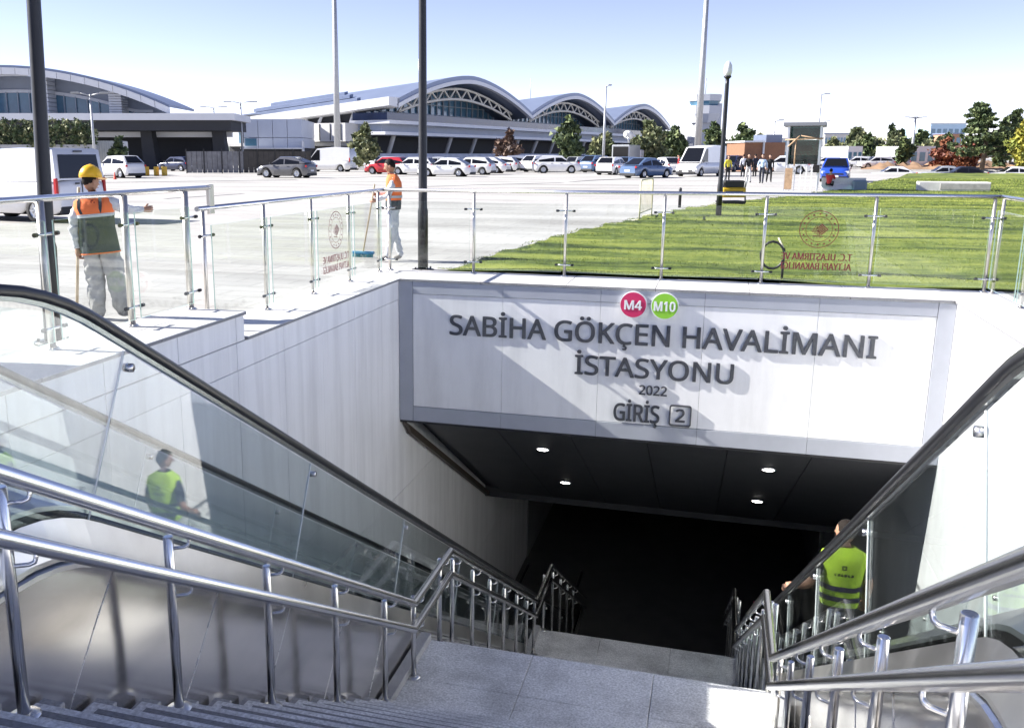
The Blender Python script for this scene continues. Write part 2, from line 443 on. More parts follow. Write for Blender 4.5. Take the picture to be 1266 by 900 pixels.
b = MB(); b.prism([(1.92, -.25), (6.1, -2.86), (7.4, -2.86), (12.1, -5.72), (13.1, -5.72), (18.1, FLOORZ - .1), (18.1, FLOORZ - .5), (11, -6.4), (5, -3.4), (1.9, -1.2)], SX0 - .1, SX1 + .1, 0)
b.build('stair_core', M_dark, stairs)
plat = MB(); plat.bx(XL + .002, XR - .002, -6.4, 1.857, TOPZ - .25, STZ)
prop(plat.build('entrance_platform', M_granite), kind='structure')

# ------------------------------------------------------------------ escalators
def smin(a, b, k):
    h = max(k - abs(a - b), 0) / k
    return min(a, b) - h * h * k * .25
def prof(off, y):
    top = off - 1.72; bot = off - 1.72 - (TOPZ - FLOORZ)
    z = smin(top, off - T * y, .22 if off > 2.4 else .15)
    return -smin(-z, -bot, .3)
def ppath(off, ya, yb, n): return [(ya + (yb - ya) * i / n, prof(off, ya + (yb - ya) * i / n)) for i in range(n + 1)]
HR_SEC = [(-.036, -.014), (-.030, -.022), (.030, -.022), (.036, -.014), (.036, .008), (.026, .021), (-.026, .021), (-.036, .008)]
TRK = [(-.012, -.040), (.012, -.040), (.017, -.023), (-.017, -.023)]
def yseq(yb=16.5): return [1.38 + .12 * i for i in range(18)] + [3.6 + .6 * i for i in range(23)] + [17.1 + .12 * i for i in range(24)]
def escalator(label, xn, xf, xc, wall, seed):
    s = 1 if xf > xn else -1                      # outward direction
    root = thing('escalator', ((xn + xf) / 2, 2.0, TOPZ), label, 'escalator')
    ys = yseq(); r = rnd(seed)
    for x in (xn, xf):
        P = [(y, prof(2.965, y)) for y in ys]
        # newel: the rail turns down and back under itself at the head
        y0, z0 = P[0]; arc = [(y0 - .26 * math.sin(a), z0 - .26 + .26 * math.cos(a)) for a in [math.pi * i / 10 for i in range(10, 0, -1)]]
        h = MB(); h.sweep(HR_SEC, arc + P, x, smooth=True); hr = h.build('handrail', M_rubber, root)
        t = MB(); t.sweep(TRK, P, x); t.build('handrail_track', M_rail, hr)
        # glass panels, seams square to the slope
        seams = [1.50] + [3.43 + 1.91 * i for i in range(9)]
        for i in range(len(seams) - 1):
            a, e = seams[i] + .006, seams[i + 1] - .006; n = 8; v = []
            for k in range(n + 1):
                yt = a + (e - a) * k / n; yb_ = yt - (.36 if yt > 3.0 else max(0, .36 * (yt - 1.5) / 1.5))
                for xx in (x - .006, x + .006): v += [(xx, yt, prof(2.905, yt)), (xx, yb_, prof(1.96, yb_))]
            f = []; q = 4
            for k in range(n):
                o = k * 4; f += [(o, o + 1, o + 5, o + 4), (o + 2, o + 6, o + 7, o + 3)]
            g = MB(); g.add(v, f, 0); g.add(v, [(0, 2, 3, 1), (n * 4, n * 4 + 1, n * 4 + 3, n * 4 + 2)], 1)
            g.build('glass_panel', [M_egl, M_egl], root)
            yt = seams[i + 1]; yb_ = yt - .36
            if i < len(seams) - 2:
                m = MB(); m.tube([(x, yt, prof(2.905, yt)), (x, yb_, prof(1.96, yb_))], .005, 6); m.build('panel_joint', M_seal, root)
                m = MB(); m.lathe([(0, -.02), (.02, -.02), (.02, .02), (0, .02)], (x, yt + .03, prof(2.84, yt + .03)), 10, axis='x'); m.build('glass_clamp', M_steel, root)
    # decks: outer strip by the stairs, inner strips, outer strip by the wall
    def strip(nm, xa, oa, xb, ob, m, th=.02):
        d = MB(); v = []; L = len(ys)
        for y in ys: v += [(xa, y, prof(oa, y)), (xb, y, prof(ob, y)), (xb, y, prof(ob - th, y)), (xa, y, prof(oa - th, y))]
        f = []
        for i in range(L - 1):
            o = i * 4
            for j in range(4): f.append((o + j, o + (j + 1) % 4, o + 4 + (j + 1) % 4, o + 4 + j))
        d.add(v, f, 0, False); return d.build(nm, m, root)
    strip('outer_deck', xc, 1.90, xn - s * .012, 2.05, M_brushd)
    strip('deck_nosing', xc - s * .012, 1.862, xc + s * .05, 1.893, M_steel)
    xi, xo = xn + s * .12, xf - s * .12
    strip('inner_deck', xn + s * .012, 2.10, xi, 2.18, M_brushd)
    strip('inner_deck', xf - s * .012, 2.10, xo, 2.18, M_brushd)
    strip('skirt', xi, 2.178, xi + s * .012, 2.178, M_dark, .3)
    strip('skirt', xo, 2.178, xo - s * .012, 2.178, M_dark, .3)
    strip('outer_deck', xf + s * .012, 2.05, wall - s * .025, 1.98, M_brushd)
    # brushed cladding panels towards the stairs, seams square to the slope
    cs = [1.50] + [2.35 + .844 * i for i in range(19)]
    for i in range(len(cs) - 1):
        a, e = cs[i] + .001, cs[i + 1] - .001; v = []; n = 3
        for k in range(n + 1):
            yt = a + (e - a) * k / n
            for j in range(8):
                ff = j / 7; off = 1.875 - 1.75 * ff; yy = yt - .59 * ff * 1.75 * (1 if yt > 2.8 else .25)
                v.append((xc + s * (.10 * max(0, ff - .30) ** 1.7 + .05 * max(0, .30 - ff) ** 1.6), yy, prof(off, yy)))
        f = [(k * 8 + j, k * 8 + j + 1, (k + 1) * 8 + j + 1, (k + 1) * 8 + j) for k in range(n) for j in range(7)]
        c = MB(); c.add(v, f, 0, True); cp = c.build('cladding_panel', M_brush, root)
        c = MB(); c.tube([(q[0] - s * .001, q[1], q[2]) for q in v[-8:]], .0022, 5); c.build('seam_strip', M_steel, cp)
    # moving steps
    sm = MB(); w = abs(xo - xi) - .05
    sm.bev(-w / 2, w / 2, 0, .41, -.30, 0, .004)
    for i in range(24): sm.bx(-w / 2 + .01 + w * i / 24, -w / 2 + .01 + w * i / 24 + .012, .004, .40, 0, .006, 0)
    sme = sm.mesh('step', M_tread, fix=False)
    for i in range(36):
        y = 2.80 + .405 * i; place('step', sme, root, ((xi + xo) / 2, y, max(FLOORZ, min(TOPZ, 2.16 - T * (y + .41)))))
    fl = MB(); fl.bx(min(xi, xo), max(xi, xo), 1.45, 2.80, TOPZ - .02, TOPZ + .012); fl.build('comb_plate', M_steel, root)
    b = MB(); b.prism([(1.6, -.3), (2.9, -.3), (17.6, -9.1), (19.8, -9.1), (19.8, -9.4), (17, -9.4), (1.6, -1.3)], min(xi, xo) - .05, max(xi, xo) + .05, 0); b.build('truss', M_dark, root)
    b = MB(); b.bx(min(xn, wall), max(xn, wall), 18.0, 19.9, FLOORZ - .1, FLOORZ + .01); b.build('floor_plate', M_dark, root)
    return root
escalator('escalator along the shaded left wall behind brushed steel cladding', -2.46, -3.70, -2.40, XL, 11)
escalator('escalator along the sunlit right wall carrying the man in a lime vest', .90, 2.14, .84, XR, 12)

# ------------------------------------------------------------------ stair handrails
def stair_rail(label, xr, xp, OFF):
    root = thing('stair_railing', (xp, 1.5, TOPZ), label, 'railing')
    s = 1 if xr > xp else -1
    def zr(y):                                             # upper rail centre
        if y < 1.39: return OFF - T * 1.39
        if y < 6.65: return OFF - T * y
        if y < 7.74: return OFF - T * 6.65
        return OFF - T * 6.65 - T * (y - 7.74)
    E2 = 12.4; ze = zr(E2)
    up = [(.6, zr(.6)), (1.39, zr(1.39)), (6.65, zr(6.7)), (7.74, zr(7.2)), (E2, ze), (E2 + 1.27, ze), (E2 + 1.27 + 4.7, ze - 4.7 * T)]
    for nm, dz, rad in (('upper_rail', 0, .031), ('lower_rail', -.23, .031)):
        t = MB(); t.tube([(xr, y, z + dz) for (y, z) in up], rad, 16); t.build(nm, M_rail, root)
    def foot(y):
        if y < 6.175: k = math.floor((y - (6.175 - 14 * TR)) / TR) + 1; return max(Z1, STZ - max(0, k) * RI)
        if y < 7.49: return Z1
        if y < Y2: return max(Z2, Z1 - (math.floor((y - 7.49) / TR) + 1) * RI)
        if y < Y2 + 1.3: return Z2
        return Z2 - (math.floor((y - Y2 - 1.3) / TR) + 1) * RI
    def rz(y):
        for i in range(len(up) - 1):
            if up[i][0] <= y <= up[i + 1][0]:
                a, b_ = up[i], up[i + 1]; return a[1] + (b_[1] - a[1]) * (y - a[0]) / (b_[0] - a[0])
        return up[-1][1]
    posts = [1.50, 2.41, 3.36, 4.27, 5.20, 6.14, 6.85, 7.62] + [1.23 * q for q in ( 6.55, 7.2, 7.85, 8.5, 9.15, 9.75, 10.25, 10.9, 11.6, 12.3, 13.0, 13.7)]
    for y in posts:
        pz, ft = rz(y) - .035, foot(y)
        p = MB(); p.lathe([(.0225, ft), (.0225, pz - .004), (.018, pz)], (xp, y, 0), 14); po = p.build('post', M_rail, root)
        c = MB(); c.lathe([(.058, ft), (.058, ft + .006), (.030, ft + .014), (.0225, ft + .016)], (xp, y, 0), 16); c.build('base_collar', M_steel, po)
        for dz in (0, -.23):
            q = MB(); zz = rz(y + .0) + dz - .095
            q.tube([(xp, y, zz), (xp + s * .055, y + .035, zz), (xr - s * .004, y + .05, zz + .004), (xr, y + .055, zz + .02), (xr, y + .055, rz(y + .055) + dz - .01)], .0085, 8)
            q.build('bracket', M_rail, root)
    return root
stair_rail('two-rail stainless stair railing beside the brushed cladding on the left', -2.18, -2.25, 2.085)
stair_rail('two-rail stainless stair railing on the right with its posts closest to the viewer', .587, .657, 2.066)
# ------------------------------------------------------------------ lettering
import os
try:
    FONT = bpy.data.fonts.load(os.path.join(bpy.utils.system_resource('DATAFILES'), 'fonts', 'NotoSansMath-Regular.woff2'))   # Blender's own bundled sans
except Exception:
    FONT = None
def text_mesh(txt, size=1.0, extrude=.02, bold=0):
    cu = bpy.data.curves.new('t', 'FONT'); cu.body = txt; cu.size = size; cu.extrude = extrude; cu.offset = bold * size; cu.resolution_u = 4
    if FONT: cu.font = FONT
    ob = bpy.data.objects.new('t', cu); COL.objects.link(ob)
    dg = bpy.context.evaluated_depsgraph_get(); me = bpy.data.meshes.new_from_object(ob.evaluated_get(dg))
    bpy.data.objects.remove(ob); bpy.data.curves.remove(cu)
    return me
_GL = {}; _BASE = {'İ': 'I', 'Ö': 'O', 'Ç': 'C', 'Ş': 'S', 'Ğ': 'G', 'Ü': 'U'}
def _wid(t):
    me = text_mesh(t, 1, 0); return max(v.co.x for v in me.vertices) - min(v.co.x for v in me.vertices)
_HH = _wid('HH')
_CAP = max(v.co.y for v in text_mesh('H', 1, 0).vertices)
def glyph(ch):
    """(verts (x, y, +-.5), faces, advance) of one character with its diacritics, cap height 1"""
    if ch in _GL: return _GL[ch]
    if ch == ' ': _GL[ch] = ([], [], .36); return _GL[ch]
    c0 = _BASE.get(ch, ch); me = text_mesh(c0, 1, .5); k = 1 / _CAP
    adv = (_wid('H' + c0 + 'H') - _HH) * k
    v = [(p.co.x * k, p.co.y * k, p.co.z) for p in me.vertices]; f = [tuple(p.vertices) for p in me.polygons]
    xs = [p[0] for p in v]; cx = (min(xs) + max(xs)) / 2
    def blob(pts):
        n = len(pts); b = len(v)
        v.extend([(x, y, -.5) for x, y in pts]); v.extend([(x, y, .5) for x, y in pts])
        f.append(tuple(range(b + n - 1, b - 1, -1))); f.append(tuple(range(b + n, b + 2 * n)))
        for i in range(n): f.append((b + i, b + (i + 1) % n, b + n + (i + 1) % n, b + n + i))
    def disc(x, y, r): blob([(x + r * math.cos(a), y + r * math.sin(a)) for a in [2 * math.pi * i / 14 for i in range(14)]])
    if ch == 'İ': disc(cx, 1.19, .085)
    if ch in 'ÖÜ': disc(cx - .16, 1.17, .08); disc(cx + .16, 1.17, .08)
    if ch in 'ÇŞ':
        o = [(.0, -.02), (.03, -.09)]; arc = [(.02 + .10 * math.cos(a), -.19 + .10 * math.sin(a)) for a in [R(80 - 230 * i / 9) for i in range(10)]]
        inn = [(.02 + .045 * math.cos(a), -.19 + .05 * math.sin(a)) for a in [R(80 - 230 * i / 9) for i in range(9, -1, -1)]]
        blob([(cx + x + .02, y) for x, y in [(-.02, .02), (.05, .02)] + arc + inn + [(-.05, -.12)]])
    if ch == 'Ğ':
        A = [(.17 * math.cos(a), 1.24 + .14 * math.sin(a)) for a in [R(180 + 180 * i / 8) for i in range(9)]]
        B = [(.11 * math.cos(a), 1.24 + .08 * math.sin(a)) for a in [R(360 - 180 * i / 8) for i in range(9)]]
        blob([(cx + x, y) for x, y in A + B])
    _GL[ch] = (v, f, adv); return _GL[ch]
def layout(txt):
    x = 0; out = []
    for ch in txt:
        v, f, a = glyph(ch)
        if v: out.append((ch, x, v, f))
        x += a
    lo = min(x_ + min(p[0] for p in v) for _, x_, v, f in out); hi = max(x_ + max(p[0] for p in v) for _, x_, v, f in out)
    return out, lo, hi
def letters(txt, x0, x1, zb, zt, y, depth, M, parent, bold=.024, name='letter'):
    """text between x0..x1 whose capitals run zb..zt on the plane y (facing the viewer), one object per letter"""
    L, lo, hi = layout(txt); sx = (x1 - x0 - 2 * bold * (zt - zb)) / (hi - lo); sz = (zt - zb) * (1 - bold)
    for ch, xo, v, f in L:
        m = MB()
        for q, (ex, ez) in enumerate(((0, 0), (1, 0), (-1, 0), (.7, .6), (-.7, .6), (.7, -.6), (-.7, -.6))):
            e = bold * (zt - zb)
            m.add([(x0 + e + (xo + p[0] - lo) * sx + ex * e, y - (.5 - p[2]) * 0 - (p[2] + .5) * (depth - q * .0006), zb + e * .5 + p[1] * sz + ez * e) for p in v], f)
        o = m.build(name, M, parent)
def flat_text(txt, put, bold=.03):
    """flat print: put(u, v) maps text coords (u in 0..1 along the line, v in cap heights) to a point"""
    L, lo, hi = layout(txt); m = MB()
    for ch, xo, v, f in L:
        fr = [q for q in f if all(v[i][2] > 0 for i in q)]
        m.add([put((xo + p[0] - lo) / (hi - lo), p[1]) for p in v], fr)
    return m
# ------------------------------------------------------------------ station sign
sign = thing('station_sign', (-.77, YS, -2.07), 'long white station sign in a grey frame above the dark entrance', 'sign')
b = MB(); b.bx(XL + .001, XR - .001, YS + .02, YS + .22, -2.06, -.036); b.build('sign_core', M_joint, sign)
xs = [XL + .003, -4.06, -2.76, -1.43, -.10, 1.27, 2.60, XR - .003]
def pan(nm, x0, x1, z0, z1, m, d=0):
    p = MB(); p.bev(x0 + .002, x1 - .002, YS - d, YS + .021, z0 + .002, z1 - .002, .002); p.build(nm, m, sign)
for i in range(1, 6):
    pan('face_panel', xs[i], xs[i + 1], -1.85, -.212, M_white)
    pan('frame_panel', xs[i], xs[i + 1], -.210, -.037, M_grey, .012)
    pan('frame_panel', xs[i], xs[i + 1], -2.07, -1.852, M_grey, .012)
pan('frame_panel', xs[0], xs[1] - .002, -2.07, -.037, M_grey, .012)
pan('frame_panel', xs[6] + .002, xs[7], -2.07, -.037, M_grey, .012)
b = MB(); b.bx(XL + .01, XR - .01, YS - .008, YS + .3, -2.10, -2.072); b.build('drip_edge', M_dark, sign)
D = .021
letters('SABİHA GÖKÇEN HAVALİMANI', -3.515, 1.975, -.765, -.485, YS - .004, D, M_letter, sign)
letters('İSTASYONU', -1.745, .315, -1.21, -.945, YS - .004, D, M_letter, sign)
letters('2022', -.875, -.51, -1.435, -1.305, YS - .004, D * .8, M_letter, sign)
letters('GİRİŞ', -1.20, -.59, -1.815, -1.575, YS - .004, D, M_letter, sign)
letters('2', -.385, -.26, -1.775, -1.60, YS - .004, D, M_letter, sign)
fr = MB()                                                  # rounded square round the 2
def rrect(cx, cz, w, h, r, n=5):
    P = []
    for (sx, sz, a0) in ((1, 1, 0), (-1, 1, 90), (-1, -1, 180), (1, -1, 270)):
        for i in range(n + 1):
            a = R(a0 + 90 * i / n); P.append((cx + sx * (w / 2 - r) + r * math.cos(a), cz + sz * (h / 2 - r) + r * math.sin(a)))
    return P
A = rrect(-.323, -1.685, .285, .29, .035); B = rrect(-.323, -1.685, .25, .255, .022); n = len(A)
v = [(p[0], YS - .005, p[1]) for p in A] + [(p[0], YS - .005, p[1]) for p in B] + [(p[0], YS - .036, p[1]) for p in A] + [(p[0], YS - .036, p[1]) for p in B]
f = []
for i in range(n):
    k = (i + 1) % n
    f += [(2 * n + i, 2 * n + k, 3 * n + k, 3 * n + i), (i, k, 2 * n + k, 2 * n + i), (n + i, 3 * n + i, 3 * n + k, n + k)]
fr.add(v, f); fr.build('number_frame', M_letter, sign)
M_m4 = mat('crimson_disc', (.62, .035, .13), .4, 0, .06, 6); M_m10 = mat('lime_disc', (.28, .62, .05), .4, 0, .06, 6)
M_wlet = mat('white_letter', (.85, .85, .85), .45)
for tx, cx, m, wd in (('M4', -1.0, M_m4, .23), ('M10', -.598, M_m10, .275)):
    d = MB(); d.lathe([(0, -.055), (.165, -.055), (.165, 0)], (cx, YS - .013, -.22), 40, axis='y', smooth=False); dk = d.build('line_disc', m, sign)
    d = MB(); d.lathe([(.165, -.053), (.177, -.053), (.177, 0), (.165, 0)], (cx, YS - .013, -.22), 40, axis='y', smooth=False); d.build('disc_rim', M_wlet, dk)
    letters(tx, cx - wd / 2, cx + wd / 2, -.285, -.16, YS - .069, .006, M_wlet, dk, .045)

# ------------------------------------------------------------------ glass guard rails on the coping
M_decal = mat('maroon_decal', (.16, .02, .025), .5)
M_ball = mat('black_clamp_end', (.03, .03, .035), .35, .3)
M_post = mat('satin_steel_post', (.66, .63, .59), .36, .9)
def guard(label, pts, zb, zt, prail, n_decal=None, pr=.021, end_plate=False):
    """pts: list of (x, y) post positions in a straight run; glass panes between posts"""
    root = thing('glass_guard_rail', (pts[0][0], pts[0][1], zb), label, 'railing')
    a, e = Vector((*pts[0], 0)), Vector((*pts[-1], 0)); d = (e - a).normalized(); nrm = Vector((-d.y, d.x, 0))
    inn = Vector((-.77, 8, 0)) - a; sgn = 1 if inn.dot(nrm) > 0 else -1; nrm = nrm * sgn          # towards the stairs
    ang = math.atan2(d.y, d.x)
    t = MB()
    sec = .024
    P0, P1 = Vector((*prail[0], zt)), Vector((*prail[1], zt))
    t.tube([P0, P1], .025, 14); t.build('top_rail', M_rail, root)
    for (x, y) in pts:
        p = MB(); p.lathe([(pr, zb + .01), (pr, zt - .02)], (x, y, 0), 12); po = p.build('post', M_post, root)
        p = MB(); p.lathe([(.055, zb), (.055, zb + .008), (pr + .009, zb + .02), (pr, zb + .022)], (x, y, 0), 16)
        for k in range(4): p.lathe([(.008, zb + .008), (.008, zb + .016)], (x + .043 * math.cos(.78 + k * 1.571), y + .043 * math.sin(.78 + k * 1.571), 0), 6)
        p.build('base_plate', M_steel, po)
        for zz in (zb + .17, zt - .26):
            c = Vector((x, y, zz)) + nrm * .035
            q = MB(); q.tube([c - d * .125, c + d * .125], .011, 8); cl = q.build('glass_clamp', M_rail, root)
            q = MB(); q.tube([Vector((x, y, zz)), c], .012, 8); q.build('clamp_stem', M_ball, cl)
            for k in (-1, 1): q = MB(); q.tube([c + d * k * .10, c + d * k * .135], .017, 8); q.build('clamp_end', M_ball, cl)
    for i in range(len(pts) - 1):
        p0, p1 = Vector((*pts[i], 0)) + d * .045 + nrm * .062, Vector((*pts[i + 1], 0)) - d * .045 + nrm * .062
        g = MB(); h = nrm * .006; v = []
        for p in (p0 - h, p0 + h, p1 - h, p1 + h):
            v += [(p.x, p.y, zb + .07), (p.x, p.y, zt - .16)]
        g.add(v, [(0, 1, 5, 4), (2, 6, 7, 3)], 0); g.add(v, [(0, 2, 3, 1), (4, 5, 7, 6), (1, 3, 7, 5), (0, 4, 6, 2)], 1)
        gp = g.build('glass_pane', [M_rgl, M_gedge], root)
        if n_decal is not None and i == n_decal:
            c = (p0 + p1) / 2 + h * 1.6; L = (p1 - p0).length
            zc = zt - .44; u = d                       # u points so that the print reads from outside
            out = -nrm; ux = Vector((-out.y, out.x, 0))        # reading direction for someone outside
            m = MB()
            def ring(r0, r1, n=40):
                vv = []; ff = []
                for k in range(n):
                    an = 2 * math.pi * k / n
                    for r_ in (r0, r1): vv.append(c + ux * (r_ * math.cos(an)) + Vector((0, 0, zc + r_ * math.sin(an))))
                for k in range(n): ff.append((2 * k, 2 * k + 1, 2 * ((k + 1) % n) + 1, 2 * ((k + 1) % n)))
                m.add(vv, ff)
            def poly(pp): m.add([c + ux * (q[0]) + Vector((0, 0, zc + q[1])) for q in pp], [tuple(range(len(pp)))])
            ring(.232, .241); ring(.158, .164)
            for k in range(16):
                an = 2 * math.pi * k / 16; cx, cz = .198 * math.cos(an), .198 * math.sin(an)
                poly([(cx + (.017 if j % 2 == 0 else .008) * math.cos(an + j * math.pi / 5), cz + (.017 if j % 2 == 0 else .008) * math.sin(an + j * math.pi / 5)) for j in range(10)])
            for k in range(4):                         # the winged-road motif: nested chevrons and bars
                o = .028 * k
                poly([(-.115 + o, .0), (-.03 + o * .6, .075 - o * .55), (-.018 + o * .6, .065 - o * .55), (-.098 + o, .0), (-.018 + o * .6, -.065 + o * .55), (-.03 + o * .6, -.075 + o * .55)])
            for k in range(5): poly([(-.02 + .022 * k, -.085 + .012 * k), (-.012 + .022 * k, -.085 + .012 * k), (.035 + .015 * k, .055 - .016 * k), (.027 + .015 * k, .055 - .016 * k)])
            poly([(-.05, -.10), (.07, -.085), (.07, -.077), (-.05, -.092)])
            dk = m.build('ministry_emblem', M_decal, gp)
            for li, tx in enumerate(('T.C. ULAŞTIRMA VE', 'ALTYAPI BAKANLIĞI')):
                wdt = min(.86, L * .86); sz = .088; zz = zc - .40 - .125 * li
                m2 = flat_text(tx, lambda u_, v_: c + ux * ((u_ - .5) * wdt) + Vector((0, 0, zz + v_ * sz)))
                m3 = flat_text(tx, lambda u_, v_: c + nrm * .0006 + ux * ((u_ - .5) * wdt + .008) + Vector((0, 0, zz + v_ * sz)))
                m2.add(m3.v, m3.f); m2.build('ministry_lettering', M_decal, gp)
    if end_plate:
        x, y = prail[1]; q = MB(); q.bev(x - .02, x + .02, y - .03, y + .06, 1.13, zt + .03, .004); q.build('end_plate', M_post, root)
    return root
XG = -4.80
guard('glass guard rail on the raised coping in front of the worker in the yellow helmet', [(XG, 3.0), (XG, 3.92), (XG, 4.85), (XG, 5.82), (XG, 6.85), (XG, 7.80)], .25, 1.385, [(XG, 2.3), (XG, 8.25)], None, .031, end_plate=True)
guard('glass guard rail along the left coping, one pane printed with a round emblem', [(XG, 8.10), (XG, 9.38), (XG, 10.64), (XG, 11.87), (XG, 13.03)], 0, 1.19, [(XG, 8.0), (XG, 13.25)], 2)
guard('glass guard rail above the station sign with a maroon emblem on the grass side', [(-4.70, 13.25), (-3.40, 13.25), (-2.06, 13.25), (-.715, 13.25), (.597, 13.25), (1.925, 13.25), (3.27, 13.25)], 0, 1.19, [(-4.8, 13.25), (3.34, 13.25)], 4)
guard('glass guard rail on the coping of the sunlit right wall', [(3.34, 13.14), (3.34, 11.95), (3.34, 10.75), (3.34, 9.55), (3.34, 8.35)], 0, 1.19, [(3.34, 13.25), (3.34, 8.0)])

# black cable loop sticking up behind the glass
M_cable = mat('black_cable', (.02, .02, .022), .4); M_strip = mat('pale_cable_core', (.6, .55, .42), .6)
P = [(.875, 13.55, -.05), (.88, 13.55, .2), (.885, 13.55, .42)]
for i in range(17):
    a = R(10 + 330 * i / 16); P.append((.735 + .15 * math.cos(a) + .0, 13.55 + .02 * math.sin(a * .5), .36 + .185 * math.sin(a)))
b = MB(); b.tube(P, .017, 8)
cl = b.build('cable_loop', M_cable); prop(cl, 'black cable curled into a loop on the grass behind the printed glass pane', 'cable')
b = MB(); b.tube([(.88, 13.55, .40), (.86, 13.555, .48), (.795, 13.56, .60)], .012, 6); b.build('stripped_end', M_strip, cl)
# ------------------------------------------------------------------ plaza, lawn, far ground
def paving_mat():
    M = bpy.data.materials.new('pale_plaza_paving'); M.use_nodes = True; N = M.node_tree.nodes; L = M.node_tree.links; P = N['Principled BSDF']
    P.inputs['Roughness'].default_value = .75; P.inputs['Specular IOR Level'].default_value = .25
    tc = N.new('ShaderNodeTexCoord'); n1 = N.new('ShaderNodeTexNoise'); n1.inputs['Scale'].default_value = .35; n1.inputs['Detail'].default_value = 8; n1.inputs['Roughness'].default_value = .65
    mp = N.new('ShaderNodeMapping'); mp.inputs['Scale'].default_value = (.25, 1.0, 1); L.new(tc.outputs['Object'], mp.inputs[0]); L.new(mp.outputs[0], n1.inputs[0])
    br = N.new('ShaderNodeTexBrick'); br.inputs['Scale'].default_value = 1; br.inputs['Mortar Size'].default_value = .008; br.inputs['Brick Width'].default_value = .8; br.inputs['Row Height'].default_value = .4
    br.inputs['Color1'].default_value = (.53, .52, .495, 1); br.inputs['Color2'].default_value = (.48, .47, .45, 1); br.inputs['Mortar'].default_value = (.30, .29, .275, 1)
    L.new(tc.outputs['Object'], br.inputs[0])
    mx = N.new('ShaderNodeMix'); mx.data_type = 'RGBA'; mx.blend_type = 'MULTIPLY'; mx.inputs[0].default_value = 1
    cr = N.new('ShaderNodeValToRGB'); cr.color_ramp.elements[0].position = .3; cr.color_ramp.elements[0].color = (.58, .57, .56, 1); cr.color_ramp.elements[1].position = .62; cr.color_ramp.elements[1].color = (1, 1, 1, 1)
    L.new(n1.outputs[0], cr.inputs[0]); L.new(br.outputs[0], mx.inputs[6]); L.new(cr.outputs[0], mx.inputs[7]); L.new(mx.outputs[2], P.inputs['Base Color'])
    return M
M_pave = paving_mat()
b = MB(); hx0, hx1, hy0, hy1 = XL - .725, XR + .725, -6.4, 13.403; E_ = 2600
for (x0, x1, y0, y1) in ((-E_, hx0, -E_, E_), (hx1, 10, -E_, E_), (hx0, hx1, hy1, E_), (hx0, hx1, -E_, hy0)):
    b.add([(x0, y0, PZ), (x1, y0, PZ), (x1, y1, PZ), (x0, y1, PZ)], [(0, 1, 2, 3)])
def road_y(x, c): return 98.5 + c + .16 * (x - 10)               # sunken service road beyond the lawn
ROADZ = PZ - .95
for (c0_, z0_, c1_, z1_) in ((0, PZ, 2.5, ROADZ), (2.5, ROADZ, 21, ROADZ), (21, ROADZ, 24, PZ)):
    b.add([(10, road_y(10, c0_), z0_), (E_, road_y(E_, c0_), z0_), (E_, road_y(E_, c1_), z1_), (10, road_y(10, c1_), z1_)], [(0, 1, 2, 3)])
b.add([(10, -E_, PZ), (E_, -E_, PZ), (E_, road_y(E_, 0), PZ), (10, road_y(10, 0), PZ)], [(0, 1, 2, 3)]); b.add([(10, road_y(10, 24), PZ), (E_, road_y(E_, 24), PZ), (E_, E_, PZ), (10, E_, PZ)], [(0, 1, 2, 3)])
prop(b.build('plaza', M_pave), kind='structure')

# lawn: edge runs from the sign corner away to the right
edge = [G(548, 337), G(560, 333), G(620, 313), G(700, 290), G(770, 275), G(830, 262), G(890, 253), G(960, 245), G(1020, 238), G(1080, 226), G(1112, 219.5)]
edge[0] = Vector((-4.05, 13.42, PZ))
far = [Vector((16.5, 97.5, 0)), Vector((36, 101.5, 0)), Vector((70, 106.5, 0)), Vector((70, 24, 0)), Vector((30, 13.42, 0)), Vector((3.52, 13.42, 0))]
poly = [(p.x, p.y) for p in edge] + [(p.x, p.y) for p in far]
def turf_mat(name, c_dark, c_mid, c_light, rough=.85):
    """grass colour laid in long irregular strips with darker joints"""
    M = bpy.data.materials.new(name); M.use_nodes = True; N = M.node_tree.nodes; L = M.node_tree.links; P = N['Principled BSDF']; P.inputs['Roughness'].default_value = rough; P.inputs['Specular IOR Level'].default_value = .2
    tc = N.new('ShaderNodeTexCoord'); mp = N.new('ShaderNodeMapping'); mp.inputs['Scale'].default_value = (.055, 1.0, 0); L.new(tc.outputs['Object'], mp.inputs[0])
    n1 = N.new('ShaderNodeTexNoise'); n1.inputs['Scale'].default_value = 1.1; n1.inputs['Detail'].default_value = 5; n1.inputs['Roughness'].default_value = .7; n1.inputs['Distortion'].default_value = .6; L.new(mp.outputs[0], n1.inputs[0])
    n2 = N.new('ShaderNodeTexNoise'); n2.inputs['Scale'].default_value = 3.2; n2.inputs['Detail'].default_value = 4; L.new(tc.outputs['Object'], n2.inputs[0])
    ad = N.new('ShaderNodeMath'); ad.operation = 'MULTIPLY_ADD'; ad.inputs[1].default_value = .28; L.new(n2.outputs[0], ad.inputs[0]); L.new(n1.outputs[0], ad.inputs[2])
    cr = N.new('ShaderNodeValToRGB'); E = cr.color_ramp.elements; E[0].position = .50; E[0].color = (*c_dark, 1); E[1].position = .78; E[1].color = (*c_light, 1); k = E.new(.62); k.color = (*c_mid, 1)
    L.new(ad.outputs[0], cr.inputs[0]); L.new(cr.outputs[0], P.inputs['Base Color']); return M
M_soil = turf_mat('lawn_base', (.04, .06, .018), (.12, .16, .035), (.24, .27, .06))
def inside(px, py):
    c = np.zeros(len(px), bool); n = len(poly)
    for i in range(n):
        x0, y0 = poly[i]; x1, y1 = poly[(i + 1) % n]
        if y0 == y1: continue
        k = ((y0 > py) != (y1 > py)) & (px < (x1 - x0) * (py - y0) / (y1 - y0) + x0); c ^= k
    return c
